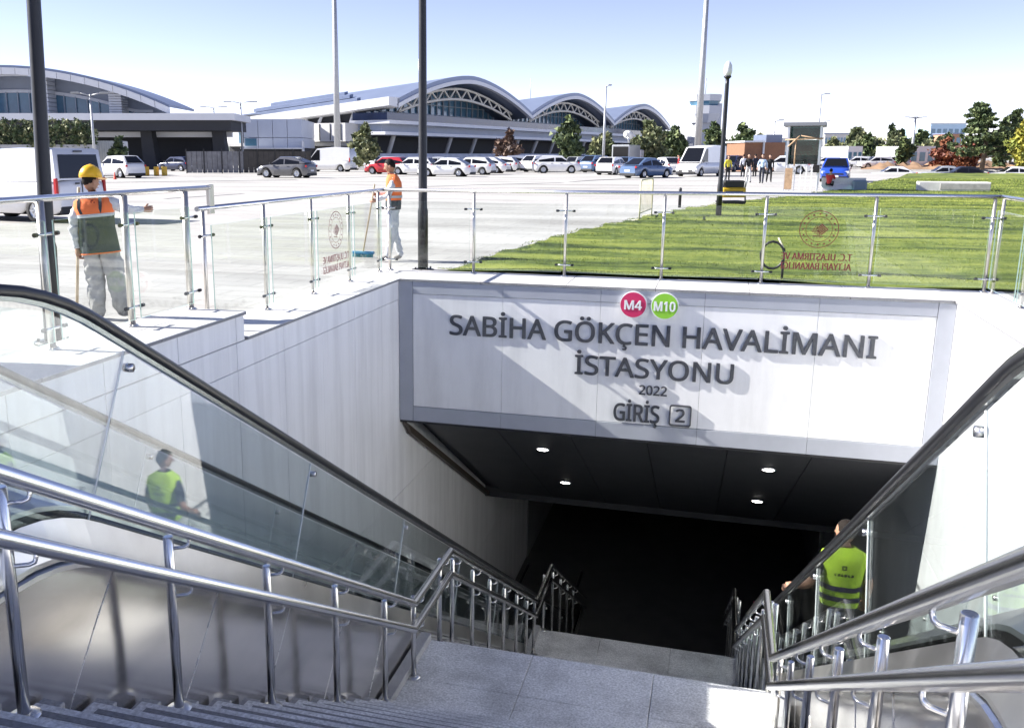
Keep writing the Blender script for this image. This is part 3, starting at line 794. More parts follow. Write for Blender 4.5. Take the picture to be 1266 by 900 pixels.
def turf_h(x, y):
    """height of the laid turf: shallow ridges where strips meet"""
    wv = .25 * np.sin(x * .55 + y * .21) + .12 * np.sin(x * 1.7 + 1.3)
    ph = (y * .62 + wv) % 1.0
    return .012 + .055 * np.clip(1 - np.abs(ph - .5) * 2.0, 0, 1) ** .8 + .012 * np.sin(x * 2.3 + y * 1.9) + .006
b = MB(); b.prism(poly, PZ - .15, PZ + .004, 2); lo = b.build('lawn', M_soil); prop(lo, kind='structure')
# turf relief sheet near the viewer as a grid with the ridges in it
nx, ny = 150, 260
gx = np.linspace(-4.0, 45, nx); gy = 13.43 * (100 / 13.43) ** (np.linspace(0, 1, ny))
XX, YY = np.meshgrid(gx, gy); ok = inside(XX.ravel(), YY.ravel()).reshape(XX.shape)
ZZ = PZ + turf_h(XX, YY)
v = np.stack([XX.ravel(), YY.ravel(), ZZ.ravel()], 1); f = []
for j in range(ny - 1):
    for i in range(nx - 1):
        if ok[j, i] and ok[j + 1, i] and ok[j, i + 1] and ok[j + 1, i + 1]:
            a = j * nx + i; f.append((a, a + 1, a + nx + 1, a + nx))
b = MB(); b.add(v, f, 0, True); prop(b.build('turf', M_soil, fix=False), kind='stuff', label='ridged strips of turf on the lawn', cat='grass')
rs = np.random.RandomState(5)
NB = 330000
u = rs.rand(NB); by = 13.44 * (75 / 13.44) ** u; bx_ = rs.uniform(-4.05, 1, NB) * 1.0
bx_ = -4.05 + rs.rand(NB) * (4.05 + 6 + by * .36)
k = inside(bx_, by); bx_, by = bx_[k], by[k]; n = len(bx_)
ph = (by * .62 + .25 * np.sin(bx_ * .55 + by * .21) + .12 * np.sin(bx_ * 1.7 + 1.3)) % 1.0
hgt = (.011 + .008 * np.clip(1 - np.abs(ph - .5) * 2.2, 0, 1)) * rs.uniform(.5, 1.5, n) * (1 + by / 40)
wid = .0042 * (by / 13) ** .9 * rs.uniform(.6, 1.4, n); an = rs.uniform(0, 6.283, n); le = hgt * rs.uniform(.1, .9, n); la = rs.uniform(0, 6.283, n)
z0 = PZ + turf_h(bx_, by) - .008
P0 = np.stack([bx_ - wid * np.cos(an), by - wid * np.sin(an), z0], 1); P1 = np.stack([bx_ + wid * np.cos(an), by + wid * np.sin(an), z0], 1)
P2 = np.stack([bx_ + le * np.cos(la), by + le * np.sin(la), z0 + hgt], 1)
V = np.empty((n * 3, 3)); V[0::3] = P0; V[1::3] = P1; V[2::3] = P2
def tri_mesh(name, V, mats, mi=None):
    me = bpy.data.meshes.new(name); n = len(V) // 3
    me.vertices.add(n * 3); me.vertices.foreach_set('co', V.astype(np.float32).ravel())
    me.loops.add(n * 3); me.loops.foreach_set('vertex_index', np.arange(n * 3, dtype=np.int32))
    me.polygons.add(n); me.polygons.foreach_set('loop_start', np.arange(0, n * 3, 3, dtype=np.int32))
    for m in mats: me.materials.append(m)
    if mi is not None: me.polygons.foreach_set('material_index', mi.astype(np.int32))
    me.update(calc_edges=True); return me
G1 = turf_mat('grass_blade_green', (.035, .06, .015), (.12, .175, .03), (.22, .26, .05)); G2 = turf_mat('grass_blade_yellow', (.07, .10, .025), (.22, .265, .05), (.38, .40, .10)); G3 = turf_mat('grass_blade_deep', (.03, .05, .015), (.06, .10, .025), (.12, .16, .035))
mi = rs.choice(3, n, p=[.36, .54, .10]); seam = (np.abs(ph - .5) > .38 + .05 * np.sin(bx_ * .9 + by)) & (rs.rand(n) < .95); mi[seam] = rs.choice([0, 2], seam.sum(), p=[.15, .85])
o = bpy.data.objects.new('grass', tri_mesh('grass', V, [G1, G2, G3], mi)); COL.objects.link(o)
prop(o, 'short green grass blades covering the turf lawn', 'grass', kind='stuff')
from mathutils import noise
# ------------------------------------------------------------------ people
M_skin = mat('skin', (.50, .30, .21), .55, 0, .12, 9); M_skin2 = mat('tanned_skin', (.36, .20, .13), .55, 0, .12, 9)
M_hair = mat('dark_hair', (.010, .008, .007), .65, 0, .4, 60, .3, 120, spec=.2); M_greyhair = mat('greying_hair', (.016, .012, .010), .7, 0, .5, 70, .3, 120, spec=.15)
M_eye = mat('dark_eye', (.02, .015, .012), .2)
M_shoe = mat('dark_shoe', (.04, .04, .042), .6, 0, .2, 10); M_lshoe = mat('grey_boot', (.26, .25, .24), .7, 0, .3, 12)
def cloth(name, c, v=.16): return mat('cloth_' + name, c, .85, 0, v, 7, .35, 22)
def skin_grow(J, edges, rad, levels, root):
    names = list(J); me = bpy.data.meshes.new('sk'); me.from_pydata([J[k] for k in names], [(names.index(a), names.index(b)) for a, b in edges], [])
    ob = bpy.data.objects.new('sk', me); COL.objects.link(ob)
    md = ob.modifiers.new('s', 'SKIN'); md.use_smooth_shade = True; md.branch_smoothing = .6
    for i, k in enumerate(names):
        r = rad[k]; me.skin_vertices[0].data[i].radius = r if isinstance(r, tuple) else (r, r)
        me.skin_vertices[0].data[i].use_root = (k == root)
    sb = ob.modifiers.new('b', 'SUBSURF'); sb.levels = levels; sb.render_levels = levels
    dg = bpy.context.evaluated_depsgraph_get(); ev = bpy.data.meshes.new_from_object(ob.evaluated_get(dg))
    bpy.data.objects.remove(ob); bpy.data.meshes.remove(me); return ev
def ell(mb, c, r, n=14, k=10, m=0, fn=None):
    v = []; f = []
    for i in range(k + 1):
        ph = math.pi * i / k
        for j in range(n):
            a = 2 * math.pi * j / n; p = Vector((math.sin(ph) * math.cos(a), math.sin(ph) * math.sin(a), math.cos(ph)))
            if fn: p = fn(p)
            v.append((c[0] + p.x * r[0], c[1] + p.y * r[1], c[2] + p.z * r[2]))
    for i in range(k):
        for j in range(n): f.append((i * n + j, i * n + (j + 1) % n, (i + 1) * n + (j + 1) % n, (i + 1) * n + j))
    mb.add(v, f, m, True)
def headshape(p):
    q = p.copy()
    if p.z < 0: q.x *= 1 - .30 * (-p.z) ** 1.5; q.y *= 1 - .12 * (-p.z)
    if p.y > .6 and -.45 < p.z < .15: q.y += .0
    return q
def seg_d(p, a, b):
    ab = b - a; t = max(0, min(1, (p - a).dot(ab) / max(1e-9, ab.length_squared))); return (p - a - ab * t).length
def person(label, loc, rz, top, legs, h=1.72, P=None, skin=None, hair=None, shoe=None, group=None, detail=2, sleeve='long', head_rz=0, head_pitch=0,
           hair_len=.3, curl=.6, bulk=1.0, legbulk=1.0, fold=.012, grip=('', ''), zbase=None):
    skin = skin or M_skin; hair = hair or M_hair; shoe = shoe or M_shoe; P = P or {}
    root = thing('person', loc, label, 'person', group, rz); s = h / 1.72
    J = dict(pel=(0, 0, .95), sp=(0, -.01, 1.12), ch=(0, -.015, 1.30), nk=(0, -.005, 1.47), hd=(0, .015, 1.56),
             lsh=(-.165, -.01, 1.405), lel=(-.235, -.03, 1.13), lwr=(-.245, .05, .885),
             rsh=(.165, -.01, 1.405), rel=(.235, -.03, 1.13), rwr=(.245, .05, .885),
             lhp=(-.085, 0, .90), lkn=(-.10, .02, .50), lan=(-.105, -.01, .09), lto=(-.125, .13, .04),
             rhp=(.085, 0, .90), rkn=(.10, .02, .50), ran=(.105, -.01, .09), rto=(.125, .13, .04))
    J.update(P); J = {k: tuple(c * s for c in v) for k, v in J.items()}
    rad = dict(pel=(.145, .105), sp=(.135, .10), ch=(.145, .11), nk=.062, hd=.06, lsh=.072, lel=.05, lwr=.036, rsh=.072, rel=.05, rwr=.036,
               lhp=.095, lkn=.068, lan=.055, lto=.045, rhp=.095, rkn=.068, ran=.055, rto=.045)
    rad = {k: (tuple(x * s * bulk for x in v) if isinstance(v, tuple) else v * s * (bulk if k not in ('nk', 'hd', 'lwr', 'rwr') else 1)) for k, v in rad.items()}
    for q in ('lhp', 'lkn', 'lan', 'rhp', 'rkn', 'ran'): rad[q] *= legbulk
    E = [('pel', 'sp'), ('sp', 'ch'), ('ch', 'nk'), ('nk', 'hd'), ('ch', 'lsh'), ('lsh', 'lel'), ('lel', 'lwr'), ('ch', 'rsh'), ('rsh', 'rel'), ('rel', 'rwr'),
         ('pel', 'lhp'), ('lhp', 'lkn'), ('lkn', 'lan'), ('lan', 'lto'), ('pel', 'rhp'), ('rhp', 'rkn'), ('rkn', 'ran'), ('ran', 'rto')]
    ev = skin_grow(J, E, rad, detail, 'pel')
    reg = {('nk', 'hd'): 0, ('lan', 'lto'): 3, ('ran', 'rto'): 3}
    for e in E:
        if e in reg: continue
        reg[e] = 2 if any(k in ('lhp', 'lkn', 'lan', 'rhp', 'rkn', 'ran') for k in e) else 1
    if sleeve == 'short': reg[('lel', 'lwr')] = reg[('rel', 'rwr')] = 0
    JV = {k: Vector(v) for k, v in J.items()}
    mb = MB(); vs = [v.co.copy() for v in ev.vertices]; b0 = 0
    mb.v = [tuple(v) for v in vs]
    for pl in ev.polygons:
        c = sum((vs[i] for i in pl.vertices), Vector()) / len(pl.vertices)
        best = min(E, key=lambda e: seg_d(c, JV[e[0]], JV[e[1]]) / (.5 + .5 * (1 if e[0] in ('ch', 'pel', 'sp') else .6)))
        mi = reg[best]
        if best == ('ch', 'nk') and c.z > (JV['nk'].z - .035 * s): mi = 0
        if sleeve == 'short' and best in (('lsh', 'lel'), ('rsh', 'rel')):
            a, b_ = JV[best[0]], JV[best[1]]
            if (c - a).dot((b_ - a).normalized()) > .8 * (b_ - a).length: mi = 0
        mb.f.append(tuple(pl.vertices)); mb.m.append(mi); mb.sm.append(True)
    bpy.data.meshes.remove(ev)
    if detail > 1:                                  # folds and slack in the cloth
        fm = {}
        for f_, m_ in zip(mb.f, mb.m):
            for i_ in f_: fm[i_] = max(fm.get(i_, 0), m_ if m_ in (1, 2) else 0)
        sd = Vector((loc[0] * 3.1, loc[1] * 1.7, 0)); cen = {i_: min((JV[a_].lerp(JV[b_], .5) for a_, b_ in E), key=lambda q: (q - Vector(mb.v[i_])).length) for i_ in fm}
        for i_, m_ in fm.items():
            if m_ == 0: continue
            p_ = Vector(mb.v[i_]); n_ = noise.noise(Vector((p_.x * 9, p_.y * 9, p_.z * 16)) + sd) + .6 * noise.noise(Vector((p_.x * 20, p_.y * 20, p_.z * 34)) + sd)
            d_ = p_ - cen[i_]; d_.z *= .3
            if d_.length > 1e-5: mb.v[i_] = tuple(p_ + d_.normalized() * fold * s * n_)
    # hands: palm, four fingers of unequal length, thumb from the side of the palm
    for sd, el, wr in (('l', 'lel', 'lwr'), ('r', 'rel', 'rwr')):
        a, w_ = JV[el], JV[wr]; d = (w_ - a).normalized()
        side = Vector((-1 if sd == 'l' else 1, 0, 0)); pn = (side - d * side.dot(d)).normalized()      # back of hand faces outward
        if abs(side.dot(d)) > .8: pn = (Vector((0, 0, 1)) - d * d.z).normalized()
        fw = d.cross(pn); fw = fw if fw.y > 0 else -fw
        pc = w_ + d * .045 * s
        mb.tube([w_ - d * .03 * s, w_ + d * .01 * s, pc, w_ + d * .085 * s], [.03 * s, .033 * s, .04 * s, .034 * s], 10, 0)
        for i, (o, ln) in enumerate(((.031, .085), (.011, .095), (-.010, .088), (-.029, .068))):
            b_ = w_ + d * .075 * s + fw * o * s; p1 = b_ + (d - pn * .25 * curl).normalized() * ln * .42 * s
            p2 = p1 + (d * (1 - curl) - pn * curl).normalized() * ln * .33 * s; p3 = p2 + (d * (.4 - curl) - pn * .9).normalized() * ln * .28 * s
            mb.tube([b_ - d * .01 * s, b_, p1, p2, p3], [.0095 * s, .0095 * s, .0088 * s, .0078 * s, .006 * s], 7, 0)
        t0 = w_ + d * .025 * s + fw * .03 * s; t1 = t0 + (fw * .6 + d * .7 - pn * .3).normalized() * .04 * s
        t2 = t1 + (fw * .1 + d * .7 - pn * .7).normalized() * .034 * s
        mb.tube([t0 - fw * .012 * s, t0, t1, t2], [.013 * s, .0125 * s, .0105 * s, .0075 * s], 7, 0)
    # head with face
    hm = MB(); ell(hm, (0, 0, 0), (.076, .094, .118), 18, 14, 0, headshape)
    hm.add([(-.013, .085, .0), (.013, .085, .0), (.018, .088, -.035), (-.018, .088, -.035), (0, .118, -.030), (0, .094, .012)], [(0, 5, 4, 3), (1, 2, 4, 5), (3, 4, 2)], 0, True)
    for k in (-1, 1):
        ell(hm, (k * .078, -.008, -.008), (.011, .022, .032), 8, 6, 0); ell(hm, (k * .030, .081, .008), (.011, .008, .007), 8, 5, 4)
        hm.add([(k * .014, .092, .026), (k * .046, .078, .028), (k * .046, .080, .034), (k * .014, .094, .033)], [(0, 1, 2, 3)], 5)
    hm.add([(-.024, .086, -.058), (.024, .086, -.058), (.02, .087, -.066), (-.02, .087, -.066)], [(0, 1, 2, 3)], 6)
    H = JV['hd'] + Vector((0, .008, .07)) * s; Rm = Matrix.Rotation(head_rz, 3, 'Z') @ Matrix.Rotation(head_pitch, 3, 'X')
    hv = [tuple(H + Rm @ (Vector(v) * s)) for v in hm.v]
    b0 = len(mb.v); mb.v += hv
    for f, m, q in zip(hm.f, hm.m, hm.sm): mb.f.append(tuple(b0 + i for i in f)); mb.m.append(m); mb.sm.append(q)
    M_lip = mat('lips', (.40, .17, .13), .5)
    bo = mb.build('body', [skin, top, legs, shoe, M_eye, hair, M_lip], root, local=True, fix=True)
    hb = MB()
    def hf(p):
        q = p.copy(); 
        if p.z < 0: q.x *= 1 - .22 * (-p.z); q.z *= (.45 + hair_len)
        if p.y > .35 and p.z < .45: q.y = .35 + (p.y - .35) * .1; q.z = max(q.z, .15)
        return q
    ell(hb, (0, -.008, .012), (.082, .099, .119), 16, 12, 0, hf)
    hb.v = [tuple(H + Rm @ (Vector(v) * s)) for v in hb.v]; hb.build('hair', hair, root, local=True)
    root['_s'] = s
    return root, JV, s, H, Rm
def torso_shell(root, name, rings, m, n=22, flat=.75, parent=None, wob=.006, seed=1):
    """loft of rounded rings [(z, cx, cy, rx, ry)]"""
    mb = MB(); r = rnd(seed); v = []; f = []
    ph = [r.uniform(0, 6) for _ in range(3)]
    for i, (z, cx, cy, rx, ry) in enumerate(rings):
        for j in range(n):
            a = 2 * math.pi * j / n; c, s_ = math.cos(a), math.sin(a)
            k = 1 + wob / max(.05, rx) * (math.sin(3 * a + ph[0] + z * 9) + .7 * math.sin(7 * a + ph[1] - z * 14))
            v.append((cx + rx * k * math.copysign(abs(c) ** flat, c), cy + ry * k * math.copysign(abs(s_) ** flat, s_), z))
    for i in range(len(rings) - 1):
        for j in range(n): f.append((i * n + j, i * n + (j + 1) % n, (i + 1) * n + (j + 1) % n, (i + 1) * n + j))
    mb.add(v, f, 0, True); return mb.build(name, m, parent or root, local=True, fix=False)

C_lime = cloth('lime_vest', (.52, .80, .05), .12); C_navy = cloth('navy', (.018, .022, .04)); C_black = cloth('black', (.012, .012, .014))
C_orange = cloth('orange_vest', (.85, .20, .06), .12); C_grey = cloth('grey_workwear', (.42, .42, .40), .25); C_lgrey = cloth('light_grey_workwear', (.58, .60, .62), .2)
C_dkvest = cloth('dark_slate_vest', (.045, .06, .065)); C_white = cloth('white', (.75, .76, .78)); C_refl = cloth('reflective_tape', (.42, .46, .48), .08); C_ltrous = cloth('pale_trousers', (.55, .54, .52))
C_bluesh = cloth('pale_blue_shirt', (.42, .55, .72)); C_yel = cloth('yellow_jacket', (.72, .62, .05)); C_red = cloth('red_shirt', (.5, .03, .03)); C_stripe = cloth('navy_stripe', (.02, .02, .06))

# man in the lime vest riding the right escalator, left hand on the handrail
root, J, s, H, Rm = person('man in a lime hi-vis vest and navy T-shirt riding the right escalator', (1.40, 9.45, -3.61), 0, C_navy, C_black, 1.755,
    dict(lel=(-.315, -.13, 1.10), lwr=(-.425, -.14, 1.085), rel=(.25, .0, 1.13), rwr=(.255, .10, .90)), M_skin2, M_greyhair, sleeve='short', head_rz=R(50), curl=.9)
k = s
def RG(q): return [tuple(x * k for x in t) for t in q]
VEST = [(.90, 0, 0, .172, .128), (.97, 0, 0, .180, .138), (1.10, 0, -.005, .178, .130), (1.25, 0, -.015, .20, .135), (1.36, 0, -.015, .222, .13), (1.43, 0, -.01, .20, .11), (1.475, 0, -.005, .12, .085), (1.50, 0, 0, .085, .07)]
v1 = torso_shell(root, 'vest', RG(VEST), C_lime, 26, .8, seed=4)
def band(root, par, z0, z1, rx, ry, m, cy=-.008, nm='stripe'): return torso_shell(root, nm, RG([(z0, 0, cy, rx, ry), (z1, 0, cy, rx * 1.005, ry * 1.005)]), m, 26, .8, par, seed=4)
band(root, v1, 1.075, 1.125, .188, .140, C_stripe); band(root, v1, .965, 1.015, .188, .145, C_stripe, -.002)
def back_marks(root, par, zc, y, m, sc=1, ring=True, slant=0, dx=0):
    """printed ring and a row of small strokes on the back of a vest"""
    lg = MB(); A = [R(45 + 90 * i) for i in range(4)] if ring else [R(60 + 30 * i) for i in range(11)]
    n = len(A); vv = [((dx + .032 * sc * math.cos(a)) * k, y * k, (zc + .032 * sc * math.sin(a)) * k) for a in A] + [((dx + .014 * sc * math.cos(a)) * k, y * k, (zc + .014 * sc * math.sin(a)) * k) for a in A]
    lg.add(vv, [(i, (i + 1) % n, n + (i + 1) % n, n + i) for i in range(n if ring else n - 1)])
    for i in range(6):
        x = (-.085 + .03 * i) * sc + dx * .6; z = zc - .075 * sc + slant * i
        lg.add([(x * k, y * k, (z - .014 * sc) * k), ((x + .022 * sc) * k, y * k, (z - .014 * sc) * k), ((x + (.022 if i % 2 else .008) * sc) * k, y * k, (z + .014 * sc) * k), ((x + (.004 if i % 3 else .0) * sc) * k, y * k, (z + .014 * sc) * k)], [(0, 1, 2, 3)])
    lg.build('back_print', m, par, local=True)
back_marks(root, v1, 1.33, -.162, C_black)

# companion lower on the same escalator, dark clothes, phone held up
root, J, s, H, Rm = person('person in dark clothes riding far down the right escalator with a raised phone', (1.40, 16.75, -7.95), 0, C_black, C_navy, 1.72,
    dict(lel=(-.30, .05, 1.18), lwr=(-.32, .22, 1.38)), M_skin, M_hair, head_rz=R(60), hair_len=.5, curl=.9)
b = MB(); w_ = J['lwr'] + Vector((0, .03, .09)); b.bev(w_.x - .005, w_.x + .005, w_.y - .04, w_.y + .04, w_.z - .075, w_.z + .075, .003)
ph = b.build('phone', mat('pink_phone', (.6, .05, .18), .3)); ph.location = root.location; prop(ph, 'pink phone held up by the person in dark clothes on the escalator', 'phone')

# worker in the yellow helmet, seen from behind, pole in the left hand, right arm stretched out
p = G(138, 395); hh = 1.54
root, J, s, H, Rm = person('worker in a yellow helmet and orange vest standing behind the raised glass rail', p, R(18), C_lgrey, C_grey, hh,
    dict(lel=(-.26, -.06, 1.13), lwr=(-.245, -.06, .87), rel=(.37, .07, 1.27), rwr=(.52, .20, 1.26), lkn=(-.12, .03, .5), lan=(-.14, -.02, .09), lto=(-.18, .11, .04), rkn=(.12, .03, .5), ran=(.14, .0, .09), rto=(.18, .13, .04)), M_skin2, M_hair, M_lshoe, bulk=1.26, legbulk=1.38, fold=.022, detail=3, head_rz=R(-38), head_pitch=R(-8), curl=.85)
k = s
root.rotation_euler = (0, R(-4.5), R(18))
v1 = torso_shell(root, 'vest', RG([(.80, 0, 0, .225, .170), (.90, 0, 0, .222, .168), (.99, 0, 0, .215, .160), (1.10, 0, -.005, .205, .148), (1.22, 0, -.012, .212, .148), (1.25, 0, -.015, .215, .148)]), C_dkvest, 26, .8, seed=7)
v2 = torso_shell(root, 'vest_yoke', RG([(1.25, 0, -.015, .219, .150), (1.34, 0, -.015, .235, .146), (1.42, 0, -.01, .222, .118), (1.475, 0, -.005, .13, .092), (1.505, 0, 0, .088, .074)]), C_orange, 26, .8, seed=7)
torso_shell(root, 'stripe', RG([(1.225, 0, -.014, .2185, .1525), (1.265, 0, -.015, .2215, .153)]), C_refl, 26, .8, v1, seed=7)
torso_shell(root, 'stripe', RG([(.80, 0, 0, .2285, .1735), (.815, 0, 0, .2285, .1735)]), C_orange, 26, .8, v1, seed=7)
for sx in (-1, 1):
    m = MB(); pts = [(sx * .105, -.158, 1.27), (sx * .125, -.158, 1.34), (sx * .125, -.130, 1.42), (sx * .110, -.085, 1.462), (sx * .10, 0, 1.48)]
    v = []; 
    for q in pts: v += [(q[0] * k - .017, q[1] * k, q[2] * k), (q[0] * k + .017, q[1] * k, q[2] * k)]
    m.add(v, [(2 * i, 2 * i + 1, 2 * i + 3, 2 * i + 2) for i in range(4)], 0, True); m.build('shoulder_stripe', C_dkvest, v2, local=True)
back_marks(root, v2, 1.40, -.139, mat('brown_print', (.25, .03, .01), .8), .8, False, .002, .04)
hm = MB(); ell(hm, (0, 0, 0), (.118, .140, .135), 20, 10, 0, lambda q: Vector((q.x, q.y, max(q.z, -.06))))
hm.lathe([(.11, -.012), (.130, -.016), (.133, -.010), (.118, .0)], n=20); hm.prism([(-.118, .04), (-.06, .118), (0, .142), (.06, .118), (.118, .04)], -.012, .012, 0)
hm.add([(-.09, .11, -.01), (.09, .11, -.01), (.06, .20, -.02), (-.06, .20, -.02)], [(0, 1, 2, 3)])
hm.v = [tuple(H + Rm @ (Vector((v[0], v[1] * .95, v[2] + .058)) * s * 1.02)) for v in hm.v]
he = hm.build('helmet', mat('yellow_helmet', (.80, .46, .015), .35, 0, .08, 12), root, local=True)
WM = Matrix.Translation(p) @ Matrix.Rotation(R(18), 4, 'Z') @ Matrix.Rotation(R(-4.5), 4, 'Y')
wr = WM @ (J['lwr'] + Vector((-.02, .02, -.08 * s)))
b = MB(); d_ = Vector((.13, -.02, 1)).normalized(); b.tube([wr - d_ * .75, wr, wr + d_ * .72], .016, 10)
br = b.build('broom_pole', mat('wooden_pole', (.52, .42, .28), .6, 0, .2, 10, stretch=(1, 1, .1))); prop(br, 'pale wooden pole held by the worker in the yellow helmet', 'pole')

# sweeping worker in profile
p = G(487, 323); hh = 1.63
root, J, s, H, Rm = person('worker in an orange vest sweeping the plaza beside the black lamp post', p, R(104.7), C_lgrey, C_lgrey, hh,
    dict(lel=(-.24, .06, 1.14), lwr=(-.12, .30, 1.06), rel=(.24, .04, 1.14), rwr=(.10, .27, 1.16), lan=(-.10, .10, .09), lto=(-.11, .24, .04), ran=(.10, -.12, .09), rto=(.11, .02, .04), rkn=(.10, .0, .5), nk=(0, .02, 1.47), hd=(0, .05, 1.56)), M_skin2, M_hair, M_lshoe, head_pitch=R(-12), curl=.9, legbulk=1.15, fold=.018, detail=3)
k = s
v1 = torso_shell(root, 'vest', RG([(.90, 0, 0, .172, .130), (1.0, 0, 0, .182, .138), (1.06, 0, 0, .18, .134)]), C_dkvest, 24, .8, seed=9)
v2 = torso_shell(root, 'vest_yoke', RG([(1.06, 0, -.0, .182, .136), (1.25, 0, -.012, .204, .138), (1.36, 0, -.012, .222, .134), (1.43, 0, 0, .20, .112), (1.475, 0, .005, .12, .088), (1.50, 0, .015, .085, .072)]), C_orange, 24, .8, seed=9)
for za, zb_ in ((1.10, 1.14), (1.24, 1.28)): torso_shell(root, 'stripe', RG([(za, 0, -.008, .206, .142), (zb_, 0, -.01, .209, .143)]), C_refl, 24, .8, v2, seed=9)
br = thing('broom', G(449, 318), 'long broom with a blue head held by the sweeping worker', 'broom')
WM = Matrix.Translation(p) @ Matrix.Rotation(R(104.7), 4, 'Z'); a = WM @ (J['lwr'] + Vector((.02, .06, -.02))); c = wl(br)
b = MB(); b.tube([c + Vector((0, 0, .08)), a, a + (a - c).normalized() * .35], .013, 8); b.build('handle', _MC['wooden_pole'], br)
b = MB(); b.bev(c.x - .20, c.x + .20, c.y - .04, c.y + .04, c.z + .055, c.z + .10, .008); b.build('head', mat('blue_plastic', (.03, .22, .42), .5), br)
b = MB(); r = rnd(3)
for i in range(160):
    x, y = c.x + r.uniform(-.19, .19), c.y + r.uniform(-.035, .035); b.tube([(x, y, c.z + .06), (x + r.uniform(-.02, .02), y + r.uniform(-.02, .02), c.z + .002)], .003, 3, caps=False)
prop(b.build('bristles', mat('teal_bristle', (.05, .35, .42), .7), br, fix=False), kind='stuff')

# people walking on the far side of the plaza
wk = dict(lan=(-.10, .22, .10), lto=(-.11, .36, .06), lkn=(-.10, .16, .50), ran=(.10, -.24, .12), rto=(.11, -.11, .04), rkn=(.10, -.02, .48), lel=(-.24, -.10, 1.14), lwr=(-.25, -.12, .90), rel=(.24, .06, 1.14), rwr=(.25, .2, .93))
far_people = [(899, 224, 1.66, C_yel, C_black, 200, {}, 'person in a yellow jacket and dark trousers walking beside the white van'),
              (924, 226.5, 1.76, C_black, C_ltrous, 190, wk, 'person in a black jacket and pale trousers striding across the plaza'),
              (941, 227.5, 1.74, C_bluesh, C_navy, 170, wk, 'person in a pale blue shirt and navy trousers nearest the brick hut'),
              (950, 226, 1.72, C_black, C_black, 185, wk, 'person all in black walking next to the pale blue shirt'),
              (932.5, 219, 1.75, C_navy, C_black, 30, {}, 'person in navy standing behind the walking group'),
              (918, 219.5, 1.72, C_white, C_black, 10, {}, 'person in a white top standing farthest back by the brick hut'),
              (838, 217, 1.7, C_red, C_white, 90, {}, 'person in a red top standing in front of the white van')]
for (px, py, hh, tp, lg, a, P, lb) in far_people:
    person(lb, G(px, py), R(a), tp, lg, hh, P, detail=1)
# ------------------------------------------------------------------ vehicles
def paint(n, c): return mat('car_paint_' + n, c, .3, .0, .04, 3, coat=.8)
P_white = paint('white', (.78, .78, .78)); P_grey = paint('grey', (.10, .10, .11)); P_red = paint('red', (.45, .012, .02)); P_blue = paint('blue', (.02, .07, .42)); P_navy = paint('navy', (.02, .03, .08)); P_black = paint('black', (.01, .01, .012)); P_silver = paint('silver', (.42, .44, .46)); P_steelblue = paint('steel_blue', (.10, .16, .28))
M_wind = mat('car_window', (.008, .009, .012), .08, 0, spec=.35); M_tyre = mat('tyre', (.015, .015, .016), .8); M_rim = mat('alloy_rim', (.45, .46, .48), .3, .9)
M_trim = mat('black_trim', (.02, .02, .022), .6); M_tail = mat('tail_light', (.45, .01, .012), .25); M_head = mat('head_light', (.75, .78, .80), .12, .3); M_plate2 = mat('number_plate', (.75, .75, .75), .5); M_pl = mat('plate_print', (.02, .03, .12), .6)
_whl = {}
def wheel_mesh(r, w):
    if (r, w) in _whl: return _whl[r, w]
    t = MB(); t.lathe([(r * .66, -w / 2), (r * .93, -w / 2), (r, -w / 2 + .03), (r, w / 2 - .03), (r * .93, w / 2), (r * .66, w / 2)], n=22, axis='x', caps=False)
    h = MB()
    for sgn in (-1, 1):
        h.lathe([(0, sgn * w * .40), (r * .18, sgn * w * .42), (r * .2, sgn * w * .34), (r * .58, sgn * w * .30), (r * .68, sgn * w * .46), (r * .66, sgn * w * .2)], n=22, axis='x')
        for k in range(5):
            a = 2 * math.pi * k / 5; c, s = math.cos(a), math.sin(a); x = sgn * w * .43
            h.add([(x, r * .1 * c - r * .07 * s, r * .1 * s + r * .07 * c), (x, r * .1 * c + r * .07 * s, r * .1 * s - r * .07 * c), (x, r * .62 * c + r * .06 * s, r * .62 * s - r * .06 * c), (x, r * .62 * c - r * .06 * s, r * .62 * s + r * .06 * c)], [(0, 1, 2, 3)])
    _whl[r, w] = (t.mesh('tyre', M_tyre), h.mesh('rim', M_rim)); return _whl[r, w]
